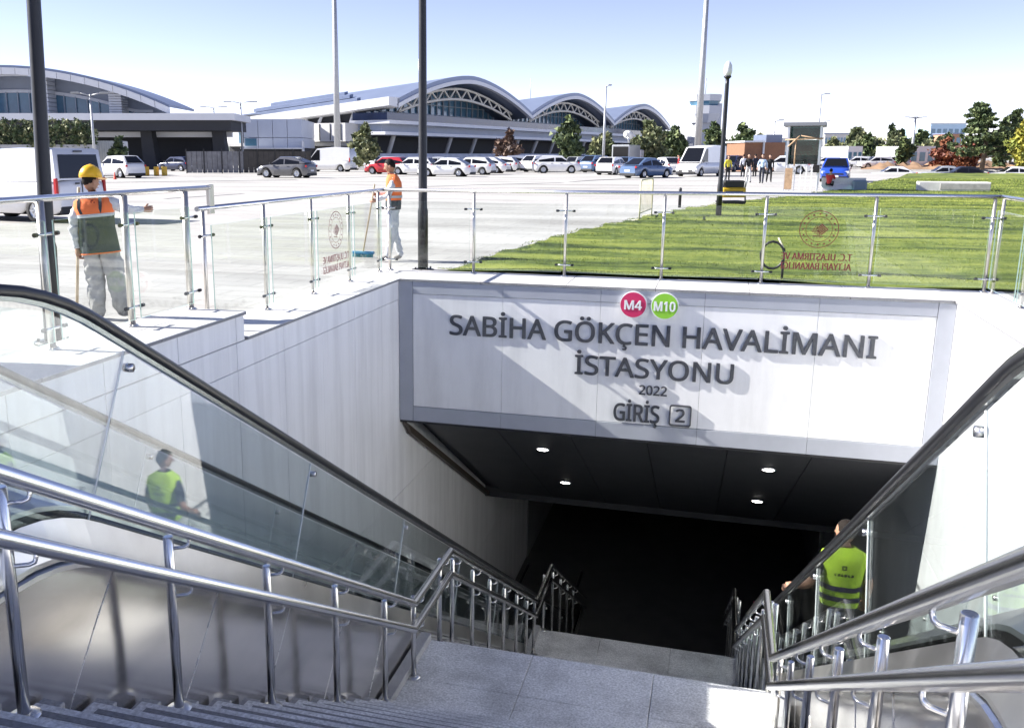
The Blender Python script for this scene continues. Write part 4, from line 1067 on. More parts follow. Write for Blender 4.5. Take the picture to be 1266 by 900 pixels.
# side outlines: (y, z) as fractions of length / height; lower body top line and cabin
KIND = dict(
    sedan=dict(L=4.5, W=1.78, H=1.46, hood=[(-.5, .50), (-.47, .60), (-.36, .635), (-.10, .64), (.20, .62), (.40, .57), (.48, .50), (.5, .40)], cab=[(.22, .62), (.06, .985), (-.20, 1.0), (-.42, .64)], wh=.31, ax=(.305, -.285), pil=[-.08]),
    hatch=dict(L=4.1, W=1.76, H=1.50, hood=[(-.5, .45), (-.49, .60), (-.46, .66), (-.10, .66), (.22, .63), (.40, .58), (.48, .50), (.5, .38)], cab=[(.25, .63), (.08, .985), (-.34, .985), (-.47, .66)], wh=.31, ax=(.30, -.31), pil=[-.06]),
    suv=dict(L=4.4, W=1.82, H=1.62, hood=[(-.5, .48), (-.49, .62), (-.47, .66), (-.10, .66), (.22, .64), (.40, .60), (.48, .52), (.5, .38)], cab=[(.25, .64), (.09, .985), (-.33, 1.0), (-.475, .66)], wh=.35, ax=(.30, -.30), pil=[-.06]),
    coupe_suv=dict(L=4.36, W=1.80, H=1.56, hood=[(-.5, .50), (-.49, .62), (-.46, .68), (-.10, .67), (.22, .63), (.40, .58), (.48, .50), (.5, .36)], cab=[(.24, .63), (.05, .985), (-.20, .985), (-.46, .70)], wh=.35, ax=(.305, -.30), pil=[-.05]),
    smallvan=dict(L=4.4, W=1.83, H=1.88, hood=[(-.5, .30), (-.498, .48), (-.49, .56), (-.1, .56), (.20, .55), (.38, .50), (.47, .43), (.5, .3)], cab=[(.27, .55), (.11, .97), (-.47, .985), (-.492, .56)], wh=.31, ax=(.30, -.315), pil=[.0, -.2], panel=True),
    van=dict(L=5.4, W=2.0, H=2.45, hood=[(-.5, .30), (-.498, .40), (-.49, .45), (-.1, .46), (.30, .45), (.40, .42), (.47, .36), (.5, .22)], cab=[(.37, .45), (.19, .94), (-.485, .99), (-.492, .45)], wh=.34, ax=(.34, -.30), pil=[.12], panel=True))
_PRO = {}
def car_proto(kind, P, rails=False):
    key = (kind, P.name)
    if key in _PRO: return _PRO[key]
    K = KIND[kind]; L, W, H = K['L'], K['W'], K['H']; gc = .17 if 'van' not in kind else .22; parts = []
    # lower body: stations along the outline with a tumble-home section and arches cut by the wheel wells
    hd = [(y * L, z * H) for y, z in K['hood']]
    st = []
    for i in range(len(hd) - 1):
        (y0, z0), (y1, z1) = hd[i], hd[i + 1]; n = max(1, int(abs(y1 - y0) / .18))
        st += [(y0 + (y1 - y0) * k / n, z0 + (z1 - z0) * k / n) for k in range(n)]
    st.append(hd[-1]); b = MB(); v = []
    for (y, zt) in st:
        t = abs(y) / (L / 2); w = W / 2 * (1 - .16 * max(0, (t - .72) / .28) ** 2.2)
        zb = gc + .10 * max(0, (t - .9) / .1)
        for ax in K['ax']:
            d = abs(y - ax * L); Rw = K['wh'] + .065
            if d < Rw: zb = max(zb, min(K['wh'] + math.sqrt(Rw * Rw - d * d), zt - .12))
        zm = gc + (zt - gc) * .58
        q = [(w * .86, zb), (w * .985, zb + .02), (w, max(zb + .03, zm)), (w * .965, zt - .05), (w * .90, zt - .008), (w * .5, zt + .015), (0, zt + .022)]
        full = q + [(-x, z) for x, z in q[-2::-1]]
        v += [(x, y, z) for x, z in full]
    m = 13; f = []
    for i in range(len(st) - 1):
        for j in range(m - 1): f.append((i * m + j, i * m + j + 1, (i + 1) * m + j + 1, (i + 1) * m + j))
    b.add(v, f, 0, True); b.add(v[:m], [tuple(range(m))], 0); b.add(v[-m:], [tuple(range(m))], 0)
    # cabin
    A, B, C, D = [(y * L, z * H) for y, z in K['cab']]
    wb, wr = W / 2 * .93, W / 2 * (.76 if 'van' not in kind else .87)
    cy = [A, B, ((B[0] + C[0]) / 2, max(B[1], C[1]) * 1.012), C, D]
    def wz(z): zz = (z - A[1]) / (H - A[1]); return wb + (wr - wb) * zz
    cv = []
    for (y, z) in cy: cv += [(-wz(z), y, z), (-wz(z) * .82, y, z + .035), (wz(z) * .82, y, z + .035), (wz(z), y, z)]
    cf = []
    for i in range(4):
        for j in range(3): cf.append((i * 4 + j, i * 4 + j + 1, (i + 1) * 4 + j + 1, (i + 1) * 4 + j))
    b.add(cv, cf, 0, True)
    for k in (0, 3): b.add([(cv[i * 4 + k]) for i in range(5)], [(0, 1, 2, 3, 4)], 0)
    b.add([(-W * .42, -L / 2 * .94, gc - .02), (W * .42, -L / 2 * .94, gc - .02), (W * .42, L / 2 * .94, gc - .02), (-W * .42, L / 2 * .94, gc - .02)], [(0, 1, 2, 3)], 1)
    for ax in K['ax']:
        for sx in (-1, 1): b.lathe([(0, 0), (K['wh'] + .06, 0), (K['wh'] + .06, .02)], (sx * (W / 2 - .24), ax * L, K['wh']), 16, 1, 'x')
    parts.append(('body', b.mesh('body', [P, M_trim], fix=False), None))
    # windows: inset panes set just proud of the cabin
    def pane(q, inset=.09, outn=None, off=.007):
        q = [Vector(p) for p in q]; c = sum(q, Vector()) / len(q); n = (q[1] - q[0]).cross(q[2] - q[0]).normalized()
        if outn.dot(n) < 0: n = -n
        p = [c + (x - c) * (1 - inset) + n * off for x in q]; g = MB(); g.add(p + [x - n * .004 for x in p], [(0, 1, 2, 3), (7, 6, 5, 4)] + [(i, (i + 1) % 4, 4 + (i + 1) % 4, 4 + i) for i in range(4)]); return g.mesh('window', M_wind)
    e = .05
    parts.append(('windscreen', pane([(-wz(A[1]) * .98, *A), (wz(A[1]) * .98, *A), (wz(B[1]) * .9, B[0], B[1]), (-wz(B[1]) * .9, B[0], B[1])], .09, Vector((0, 1, 1)), .045), None))
    if kind == 'smallvan':
        zz0, zz1 = H * .60, H * .925; yy = lambda z: D[0] + (C[0] - D[0]) * (z - D[1]) / (C[1] - D[1])
        parts.append(('rear_window', pane([(-wz(zz0) * .86, yy(zz0), zz0), (wz(zz0) * .86, yy(zz0), zz0), (wz(zz1) * .84, yy(zz1), zz1), (-wz(zz1) * .84, yy(zz1), zz1)], .02, Vector((0, -1, .1)), .02), None))
    elif kind != 'van':
        parts.append(('rear_window', pane([(-wz(D[1]) * .95, *D), (wz(D[1]) * .95, *D), (wz(C[1]) * .88, *C), (-wz(C[1]) * .88, *C)], .12, Vector((0, -1, 1)), .045), None))
    cuts = [A[0] + .02] + [p * L for p in K['pil']] + [D[0]]
    def top_at(y):
        if y > B[0]: return A[1] + (B[1] - A[1]) * (A[0] - y) / (A[0] - B[0])
        if y < C[0]: return D[1] + (C[1] - D[1]) * (y - D[0]) / (C[0] - D[0])
        return min(B[1], C[1])
    ns = 1 if K.get('panel') else len(cuts) - 1
    for sx in (-1, 1):
        for i in range(ns):
            ya, yb = cuts[i], cuts[i + 1]
            if K.get('panel'): yb = K['pil'][0] * L
            z0 = A[1] + .03; zt1, zt2 = min(top_at(ya - .02) - .0, H * .93), min(top_at(yb), H * .93)
            if i == ns - 1 and not K.get('panel'): yb = C[0] - (C[0] - D[0]) * .62; zt2 = top_at(yb)
            y_top_a = ya if top_at(ya) > z0 + .25 else min(ya, B[0] + .05)
            q = [(sx * wz(z0), ya - .05, z0), (sx * wz(z0), yb + .04, z0), (sx * wz(min(zt2, H * .92)), min(yb + .04, y_top_a), min(zt2, H * .92) - .03), (sx * wz(H * .9), min(y_top_a, B[0] + .02) - .05, H * .90)]
            parts.append(('side_window', pane(q, .03, Vector((sx, 0, .2)), .012), None))
    tm, rm = wheel_mesh(K['wh'], .20)
    for ax in K['ax']:
        for sx in (-1, 1): parts.append(('wheel', tm, (sx * (W / 2 - .105), ax * L, K['wh'])))
    zl = K['hood'][-1][1] * H
    for sx in (-1, 1):
        g = MB(); g.bev(sx * W * .40 - .16, sx * W * .40 + .10 * 1, L / 2 - .16, L / 2 - .045, zl - .02, zl + .13, .02); parts.append(('headlight', g.mesh('headlight', M_head), None))
        g = MB(); zt = H * (.50 if 'van' in kind else .56); hw = .05 if 'van' in kind else .10
        g.bev(sx * W * .455 - hw, sx * W * .455 + hw * .5, -L / 2 - .006, -L / 2 + .10, zt - (.22 if 'van' in kind else .07), zt + (.20 if 'van' in kind else .08), .015); parts.append(('tail_light', g.mesh('tail_light', M_tail), None))
        g = MB(); g.bev(sx * (W / 2 + .06) - .09, sx * (W / 2 + .06) + .05, A[0] - .22, A[0] - .12, A[1] + .03, A[1] + .18, .02); parts.append(('wing_mirror', g.mesh('wing_mirror', M_trim), None))
        for yy in ([A[0] - .75, A[0] - 1.65] if not K.get('panel') else [A[0] - .95]):
            g = MB(); g.bev(sx * W / 2 * .985 - .012, sx * W / 2 * .985 + .012, yy - .09, yy + .09, A[1] - .13, A[1] - .10, .005); parts.append(('door_handle', g.mesh('door_handle', M_trim), None))
    for sg, zz, nm in ((-1, .30, 'rear_bumper'), (1, .26, 'front_bumper')):
        g = MB(); g.bev(-W * .42, W * .42, sg * (L / 2 - .03) - .05, sg * (L / 2 - .03) + .05, gc + .0, gc + .20, .02); parts.append((nm, g.mesh(nm, M_trim), None))
        g = MB(); zz = gc + .32 if sg < 0 else gc + .14; g.bx(-.26, .26, sg * (L / 2 + .018) - .008, sg * (L / 2 + .018) + .008, zz, zz + .12); parts.append(('number_plate', g.mesh('number_plate', M_plate2), None))
    g = MB(); g.bx(-W * .30, W * .30, L / 2 - .01, L / 2 + .012, zl - .10, zl - .01); parts.append(('grille', g.mesh('grille', M_trim), None))
    _PRO[key] = (parts, rm); return _PRO[key]
def car(kind, P, loc, heading, label, cat='car', group=None):
    parts, rm = car_proto(kind, P)
    nm = {'sedan': 'parked_sedan', 'hatch': 'parked_hatchback', 'suv': 'parked_suv', 'coupe_suv': 'parked_crossover', 'smallvan': 'parked_van', 'van': 'panel_van'}[kind]
    root = thing(nm, loc, label, cat, group, R(heading - 90))
    for n, me, at in parts:
        o = bpy.data.objects.new(n, me); COL.objects.link(o); o.parent = root
        if at: o.location = at
        if n == 'wheel':
            q = bpy.data.objects.new('rim', rm); COL.objects.link(q); q.parent = o
    return root
GR = 'cars in the car park'
def SUNK(px, c=9.0):
    """point on the sunken road straight under image column px"""
    a = AT(px, 1.0, 0); t = (98.5 + c - 1.6) / (a.y - .16 * a.x); return Vector((a.x * t, a.y * t, ROADZ))
# heading: degrees, 90 points straight away along the entrance axis, 180 to the left
pv = G(93, 274) + Vector((-1.9, .35, 0))
rt = car('smallvan', P_white, pv, 172, 'white panel van parked behind the worker in the yellow helmet, rear towards the lamp post', 'van')
b = MB(); L_ = 4.4
b.bx(-.008, .008, -L_ / 2 - .012, -L_ / 2 + .02, .52, 1.06); b.build('door_gap', M_trim, rt, local=True)
for sx in (-1, 1):
    b = MB(); b.bx(sx * .17 - .07, sx * .17 + .07, -L_ / 2 - .022, -L_ / 2, .98, 1.02); b.build('door_pull', M_trim, rt, local=True)
b = MB(); b.bx(-.14, .14, -L_ / 2 + .06, -L_ / 2 + .10, 1.80, 1.835); b.build('brake_light', M_trim, rt, local=True)
b = MB()
for i in range(7): b.bx(-.2 + .055 * i, -.165 + .055 * i, -L_ / 2 - .03, -L_ / 2 - .026, .565, .635)
b.build('plate_print', M_pl, rt, local=True)
car('coupe_suv', P_grey, G(355, 220), 176, 'dark grey crossover parked nearest on the left of the car park', 'car', GR)
car('van', P_white, G(408, 212.5), 178, 'tall white panel van standing behind the grey crossover', 'van')
car('hatch', P_red, G(480, 215.5), 174, 'red hatchback behind the head of the sweeping worker', 'car', GR)
car('suv', P_white, AT(449, 110), 172, 'white car half hidden between the tall van and the red hatchback', 'car', GR)
car('hatch', P_white, AT(478, 103), 175, 'white car showing its roof above the red hatchback', 'car', GR)
for i, (px, D, kd, pt, hd, lb) in enumerate([
    (512, 72, 'hatch', P_white, 176, 'white hatchback just left of the black lamp post'),
    (552, 66, 'sedan', P_white, 178, 'white sedan just right of the black lamp post, first of its row'),
    (583, 72, 'hatch', P_white, 176, 'white hatchback, second in the row right of the lamp post'),
    (601, 78, 'sedan', P_white, 176, 'white sedan, third in the row right of the lamp post'),
    (618, 84, 'hatch', P_white, 176, 'white hatchback, fourth in the row right of the lamp post'),
    (634, 90, 'suv', P_white, 176, 'white off-roader ending the row of white cars'),
    (540, 92, 'sedan', P_silver, 178, 'silver sedan farther back behind the row of white cars'),
    (668, 84, 'suv', P_white, 60, 'white off-roader seen from behind left of the long white estate'),
    (690, 78, 'suv', P_white, 8, 'long white estate car seen side on in front of the green tree'),
    (719, 86, 'hatch', P_silver, 60, 'silver hatchback parked right of the white estate'),
    (727, 92, 'suv', P_navy, 30, 'navy off-roader parked under the tall street lamp'),
    (741, 82, 'suv', P_steelblue, 60, 'steel blue car left of the satellite truck'),
    (758, 72, 'hatch', P_white, 75, 'small white hatchback seen from behind beside the blue sedan'),
    (779, 76, 'hatch', P_steelblue, 70, 'blue hatchback partly hidden by the blue sedan')]):
    car(kd, pt, AT(px, D * 1.17), hd, lb, 'car', GR)
car('sedan', P_steelblue, G(799, 220), 55, 'blue sedan driving away left of the white minibus', 'car', GR)
car('van', P_white, G(866, 218), 245, 'white minibus facing the viewer near the black lamp post by the lawn', 'van')
car('sedan', P_white, AT(824, 87), 120, 'white sedan between the blue sedan and the minibus', 'car', GR)
car('suv', P_navy, AT(905, 98), 250, 'dark car behind the person in the yellow jacket', 'car', GR)
car('hatch', P_blue, G(1032, 224.5), 262, 'bright blue hatchback facing the viewer right of the glass lift shelter', 'car', GR)
car('sedan', P_white, SUNK(1105), 182, 'low white sedan passing behind the lawn right of the blue hatchback', 'car', GR)
car('sedan', P_silver, SUNK(1168, 13.0), 184, 'silver sedan half hidden behind the black car', 'car', GR)
car('sedan', P_black, SUNK(1192), 184, 'black sedan passing behind the white concrete block', 'car', GR)
car('sedan', P_white, SUNK(1254), 184, 'white sedan at the right edge behind the lawn', 'car', GR)
car('suv', P_white, AT(970, 87), 180, 'white car seen through the lift shelter', 'car', GR)
car('suv', P_white, AT(146, 73), 160, 'white off-roader in shade beside the light grey container', 'car', GR)
car('hatch', P_navy, AT(218, 103), 170, 'dark car under the canopy of the arched building', 'car', GR)
# white satellite truck with raised dish
st_ = thing('satellite_truck', AT(775, 108), 'white satellite truck with a raised dish among the trees', 'truck', None, R(-10))
b = MB(); b.bev(-1.0, 1.0, -2.6, 2.0, .5, 2.8, .08); b.build('body', P_silver, st_, local=True)
b = MB(); b.bev(-.85, .85, -2.63, -2.58, .9, 2.6, .02); b.build('rear_door', M_wind, st_, local=True)
b = MB(); b.bev(-1.05, 1.05, 2.0, 3.6, .5, 2.3, .12); b.build('cab', P_white, st_, local=True)
tm, rm = wheel_mesh(.42, .26)
for x in (-.98, .98):
    for y in (-1.6, 2.7):
        o = place('wheel', tm); o.parent = st_; o.location = (x, y, .42)
b = MB(); b.lathe([(.05, 0), (.3, .06), (.58, .22), (.55, .22), (.28, .085), (.04, .03)], n=24); b.v = [tuple(Matrix.Rotation(R(-55), 3, 'X') @ Vector(q) + Vector((.2, -.6, 3.75))) for q in b.v]; b.build('dish', mat('dish_white', (.75, .75, .75), .5), st_, local=True)
b = MB(); b.tube([(.2, -.4, 3.0), (.2, -.5, 3.7)], .1, 10); b.tube([(.2, -1.0, 4.2), (.2, -.7, 3.7)], .05, 8); b.build('dish_mount', M_plate, st_, local=True)

# ------------------------------------------------------------------ lamp posts, masts and small plaza things
M_lblack = mat('black_painted_steel', (.012, .013, .015), .4, 0, .15, 6); M_galv = mat('galvanised_steel', (.45, .46, .47), .5, .6, .1, 3); M_lens = mat('lamp_lens', (.75, .76, .77), .3)
def post_lamp(loc, h, label, lean=0):
    t = thing('lamp_post', loc, label, 'lamp post')
    b = MB(); b.lathe([(.078, 0), (.078, .9), (.066, .95), (.055, h - .15), (.05, h)], n=18); b.build('pole', M_lblack, t, local=True)
    b = MB(); b.lathe([(.17, 0), (.17, .015), (.085, .03)], n=18)
    for k in range(4): b.lathe([(.014, .015), (.014, .05)], (.13 * math.cos(k * 1.57 + .78), .13 * math.sin(k * 1.57 + .78), 0), 6)
    b.build('base_plate', M_lblack, t, local=True)
    b = MB(); b.lathe([(.05, h), (.10, h + .05), (.10, h + .08)], n=18); b.build('collar', M_lblack, t, local=True)
    b = MB(); b.lathe([(.085, h + .08), (.115, h + .2), (.10, h + .36), (.04, h + .46), (0, h + .47)], n=18); b.build('lantern', M_lens, t, local=True)
    return t
l1 = post_lamp(G(66, 424), 4.6, 'black lamp post at the left in front of the white van'); l1.rotation_euler = (0, R(2.2), 0)      # stands slightly out of plumb
post_lamp(G(523, 334), 4.6, 'black lamp post beside the sweeping worker')
post_lamp(G(888, 269), 3.75, 'black lamp post with a white lantern at the edge of the lawn')
def mast(px, D, pytop, r, label, heads=2, cat='light mast', headsize=.5):
    h = ZAT(pytop, D) - PZ; t = thing('light_mast', AT(px, D), label, cat)
    b = MB(); b.lathe([(r * 1.3, 0), (r, h * .5), (r * .65, h)], n=12); b.build('pole', M_galv, t, local=True)
    for k in range(heads):
        sx = (k - (heads - 1) / 2) * 2 / max(1, heads - 1) if heads > 1 else .6
        b = MB(); b.tube([(0, 0, h - .1), (sx * headsize * .6, 0, h + .05), (sx * headsize, 0, h + .1)], r * .4, 6); b.build('arm', M_galv, t, local=True)
        b = MB(); c = (sx * headsize * 1.25, 0, h + .1); b.bev(c[0] - headsize * .35, c[0] + headsize * .35, -.16, .16, c[2] - .05, c[2] + .07, .03); b.build('lamp_head', mat('lamp_head_grey', (.25, .26, .27), .5), t, local=True)
    t.rotation_euler = (0, 0, YAW); return t
mast(417.5, 108, -60, .30, 'tall pale mast rising beside the white panel van')
mast(862, 110, -60, .33, 'tall pale mast rising behind the white minibus')
mast(746, 95, 107, .12, 'slim street lamp rising in front of the second roof arch', 1)
mast(117, 75, 117, .10, 'double-armed street lamp in front of the left arched building', 2, headsize=.9)
mast(300, 120, 127, .14, 'double-headed street lamp left of the annex', 2, headsize=1.3)
mast(267, 150, 133, .14, 'small double-headed street lamp above the dark canopy', 2, headsize=1.3)
mast(955, 110, 150, .10, 'curved street lamp beside the brick hut', 1, headsize=.9)
mast(1009, 150, 117, .14, 'tall slim street lamp behind the lift shelter', 1, headsize=1.2)
mast(1016, 190, 150, .12, 'short street lamp behind the lift shelter', 1, headsize=1.0)
mast(1127, 150, 146, .2, 'floodlight mast with three lamp heads right of the olive tree', 3, headsize=1.1)
# crowd-control barrier
M_barr = mat('cream_painted_tube', (.62, .58, .40), .5, 0, .15, 10)
cb = thing('crowd_barrier', G(798, 271), 'cream steel crowd barrier standing on the plaza beyond the glass', 'barrier'); a_, c_ = G(780, 279), G(815, 264)
ux = (c_ - a_).normalized(); Lb = (c_ - a_).length; Lb = min(Lb, 2.3); a_ = wl(cb) - ux * Lb / 2; c_ = wl(cb) + ux * Lb / 2; up = Vector((0, 0, 1))
b = MB(); b.tube([a_ + up * .0, a_ + up * 1.0, a_ + up * 1.08 + ux * .12, c_ + up * 1.08 - ux * .12, c_ + up * 1.0, c_], .02, 8); b.tube([a_ + up * .22, c_ + up * .22], .018, 8); b.build('frame', M_barr, cb)
for i in range(1, 10):
    p = a_ + ux * Lb * i / 10; q = MB(); q.tube([p + up * .22, p + up * 1.07], .008, 6); q.build('bar', M_barr, cb)
for e in (a_, c_):
    q = MB(); nn = Vector((-ux.y, ux.x, 0)); q.tube([e + nn * .25 + up * .01, e + up * .06, e - nn * .25 + up * .01], .018, 6); q.build('foot', M_barr, cb)
b = MB(); p = G(840, 257); b.lathe([(.05, 0), (.05, .62), (.03, .66)], p, 10); prop(b.build('bollard', M_lblack), 'short black bollard standing alone on the plaza right of the barrier', 'bollard')
# yellow road machine
ym_ = thing('plate_compactor', G(903, 254), 'small yellow compacting machine standing at the lawn edge behind the lamp post', 'machine', None, R(20)); My = mat('machine_yellow', (.62, .38, .02), .45, 0, .2, 6)
b = MB(); b.bev(-.42, .42, -.30, .30, .28, .62, .05); b.build('engine_cover', My, ym_, local=True)
b = MB(); b.bev(-.36, .36, -.26, .26, .60, .86, .04); b.bx(-.3, .3, -.31, -.28, .34, .5); b.build('engine', M_trim, ym_, local=True)
b = MB(); b.prism([(-.34, .0), (.34, .0), (.42, .12), (.40, .16), (-.40, .16), (-.42, .12)], -.36, .36, 1); b.build('base_plate', M_dark, ym_, local=True)
for x in (-.44, .44):
    b = MB(); b.tube([(x, -.2, .15), (x, -.1, .6), (x * .9, -.35, .95)], .03, 8); b.build('handle', M_galv, ym_, local=True)
# glass lift shelter
ls = thing('lift_shelter', G(990, 236), 'glass lift shelter with a flat roof wrapped in tape and timber', 'shelter', None, R(-6)); W_, H_, D_ = 1.6, 3.05, 2.4
for x in (-.72, .72):
    for y in (-1.1, 1.1): b = MB(); b.bx(x - .05, x + .05, y - .05, y + .05, 0, H_); b.build('post', M_plate, ls, local=True)
b = MB(); b.bev(-.98, .92, -1.4, 1.4, H_, H_ + .18, .02); b.build('roof', mat('shelter_roof_grey', (.20, .21, .24), .5), ls, local=True)
M_sg = glass_mat('dark_shelter_glass', (.18, .30, .28), 1.55, 0, .04)
for (x0, x1, y0, y1) in ((-.66, .66, -1.11, -1.09), (-.66, .66, 1.09, 1.11), (-.73, -.71, -1.04, 1.04), (.71, .73, -1.04, 1.04)):
    b = MB(); b.bx(x0, x1, y0, y1, 1.28, 2.42); b.build('glass_pane', M_sg, ls, local=True)
    b = MB(); b.bx(x0, x1, y0, y1, 2.5, H_ - .02); b.build('glass_pane', M_sg, ls, local=True)
Mt = mat('raw_timber', (.45, .30, .18), .7, 0, .3, 8)
for i, (p, q) in enumerate([((-.85, -1.2, 2.42), (.85, -1.2, 2.48)), ((-.7, -1.22, 2.1), (-.2, -1.24, 2.6)), ((-.15, -1.22, 2.62), (.7, -1.22, 2.44)), ((-.36, -1.2, 1.2), (-.36, -1.2, 2.45))]):
    b = MB(); b.tube([p, q], .035, 5); b.build('timber_brace', Mt, ls, local=True)
for x in (-.7, -.5, -.3, -.05, .2, .45, .7):
    b = MB(); b.bx(x - .022, x + .022, -1.16, -1.12, .02, 1.22); b.build('fence_bar', M_white, ls, local=True)
b = MB(); b.bx(-.74, -.40, -1.2, -1.17, .1, 1.1); b.build('board', Mt, ls, local=True)
b = MB(); b.bx(.50, .78, -1.3, -1.15, .9, 1.25); b.build('bag', C_black, ls, local=True)
# kneeling person in red, white barrier, tyre-like bin
person('person in red crouching beside the lift shelter', G(1024, 236), R(-20), C_red, C_black, 1.65, dict(pel=(0, -.1, .34), sp=(0, -.02, .52), ch=(0, .10, .68), nk=(0, .17, .84), hd=(0, .22, .92), lsh=(-.165, .12, .78), rsh=(.165, .12, .78), lel=(-.2, .28, .58), rel=(.2, .28, .58), lwr=(-.1, .45, .48), rwr=(.1, .45, .48), lhp=(-.09, -.08, .32), rhp=(.09, -.08, .32), lkn=(-.14, .28, .44), rkn=(.14, .28, .44), lan=(-.12, .08, .08), ran=(.12, .08, .08), lto=(-.13, .22, .04), rto=(.13, .22, .04)), detail=1)
b = MB(); p = G(1042, 236); b.prism([(-.25, 0), (.25, 0), (.25, .1), (.09, .3), (.06, .62), (-.06, .62), (-.09, .3), (-.25, .1)], -1.0, 1.0, 0); b.v = [tuple(Vector(q) + p) for q in b.v]; prop(b.build('concrete_barrier', M_coping), 'low white concrete barrier in front of the blue hatchback', 'barrier')
b = MB(); p = G(1062, 236.5); b.bev(p.x - .32, p.x + .32, p.y - .2, p.y + .2, p.z, p.z + .52, .06); prop(b.build('plastic_crate', mat('blue_grey_plastic', (.18, .24, .30), .5)), 'blue-grey plastic crate right of the white barrier', 'crate')
# white concrete block on the lawn
cbk = thing('concrete_block', G(1177, 237), 'long white concrete block lying on the lawn', 'block', None, R(-4)); hw = (G(1216, 237) - G(1138, 237)).length / 2
b = MB(); b.bev(-hw, hw, -.55, .55, 0, .46, .02); b.build('plinth', M_coping, cbk, local=True)
b = MB(); b.bev(-hw * .40, hw * .985, -.57, .4, .10, .40, .015); b.build('seat_face', mat('weathered_concrete', (.36, .35, .34), .8, 0, .3, 4), cbk, local=True)
# flat dark strips laid across the plaza
M_gstrip = mat('dark_ground_strip', (.06, .06, .065), .7, 0, .2, 4)
def channel(a, c, w, label):
    p, q = G(*a), G(*c); d = (q - p).normalized(); n = Vector((-d.y, d.x, 0)) * w / 2; b = MB()
    b.add([p - n + up * .006, q - n + up * .006, q + n + up * .006, p + n + up * .006, p - n - up * .02, q - n - up * .02, q + n - up * .02, p + n - up * .02], [(0, 1, 2, 3), (0, 4, 5, 1), (1, 5, 6, 2), (2, 6, 7, 3), (3, 7, 4, 0)])
    prop(b.build('ground_strip', M_gstrip), label, 'drain channel', 'dark strips across the plaza')
channel((-30, 228), (367, 222.6), .75, 'long dark strip in front of the grey crossover')
channel((408, 220.8), (520, 217.5), .55, 'dark strip in front of the red hatchback')
channel((520, 231), (695, 226.3), .45, 'dark strip running from the lamp post towards the middle of the plaza')
channel((706, 225), (778, 221), .5, 'short dark strip left of the blue sedan')
channel((205, 246), (300, 240), .22, 'thin dark strip behind the raised rail end')
channel((640, 214.2), (684, 213), .7, 'short dark strip below the white estate')

# unseen cabin, made up to cast shade on the head of the stairs
sc_ = thing('shade_cabin', (-6.75, 1.5, PZ), 'made-up grey cabin added outside the left edge of the view to shade the stairs', 'cabin')
b = MB(); b.bev(-1.1, 1.1, -2.6, 3.5, .12, 3.1, .03); b.build('shell', M_galv, sc_, local=True)
b = MB(); b.bev(-1.2, 1.2, -2.7, 3.6, 3.1, 3.2, .02); b.build('roof', M_plate, sc_, local=True)
b = MB(); b.bev(1.09, 1.13, -.6, .3, .15, 2.05, .01); dd = b.build('door', M_trim, sc_, local=True)
b = MB(); b.bev(1.09, 1.12, .7, 1.5, 1.0, 1.8, .01); b.build('window', M_wind, sc_, local=True)
# ------------------------------------------------------------------ vegetation
def leaf_mats(n, c1, c2, c3): return [mat(n + '_a', c1, .7, 0, .25, .6), mat(n + '_b', c2, .7, 0, .25, .6), mat(n + '_c', c3, .7, 0, .25, .6)]
LG = leaf_mats('pine_leaf', (.085, .125, .05), (.16, .20, .075), (.04, .065, .03)); LO = leaf_mats('olive_leaf', (.16, .19, .09), (.27, .28, .14), (.08, .10, .05))
LR = leaf_mats('russet_leaf', (.17, .045, .025), (.25, .09, .04), (.09, .03, .02)); LY = leaf_mats('yellow_leaf', (.30, .29, .04), (.40, .36, .06), (.16, .19, .03)); LB = leaf_mats('bare_twig', (.16, .10, .07), (.22, .14, .10), (.09, .06, .05))
M_bark = mat('bark', (.09, .065, .045), .85, 0, .3, 8)
def foliage(rs, lobes, n_cl, per, size, mats, squash=1.0):
    """leaf faces in clumps through the lobes' volume; lobes: (x, y, z, rx, ry, rz)"""
    w = np.array([l[3] * l[4] * l[5] for l in lobes]) ** .67; w /= w.sum()
    k = rs.choice(len(lobes), n_cl, p=w); Lb = np.array(lobes)[k]
    d = rs.normal(size=(n_cl, 3)); d /= np.linalg.norm(d, axis=1)[:, None]; rr = rs.uniform(.35, 1.06, n_cl) ** .6
    C = Lb[:, :3] + d * Lb[:, 3:] * rr[:, None]
    cs = rs.uniform(.10, .24, n_cl) * Lb[:, 3:].mean(1)
    P = np.repeat(C, per, 0) + rs.normal(size=(n_cl * per, 3)) * np.repeat(cs, per)[:, None] * np.array([1, 1, .7 * squash])
    n = len(P); a = rs.normal(size=(n, 3)); a /= np.linalg.norm(a, axis=1)[:, None]; b = np.cross(a, rs.normal(size=(n, 3))); b /= np.linalg.norm(b, axis=1)[:, None]
    s = size * rs.uniform(.5, 1.5, n)[:, None]
    V = np.empty((n * 3, 3)); V[0::3] = P - a * s * .6; V[1::3] = P + a * s * .6; V[2::3] = P + b * s
    mi = np.repeat(rs.choice(3, n_cl, p=[.45, .33, .22]), per); sw = rs.rand(n) < .25; mi[sw] = rs.choice(3, sw.sum())
    return V, mi
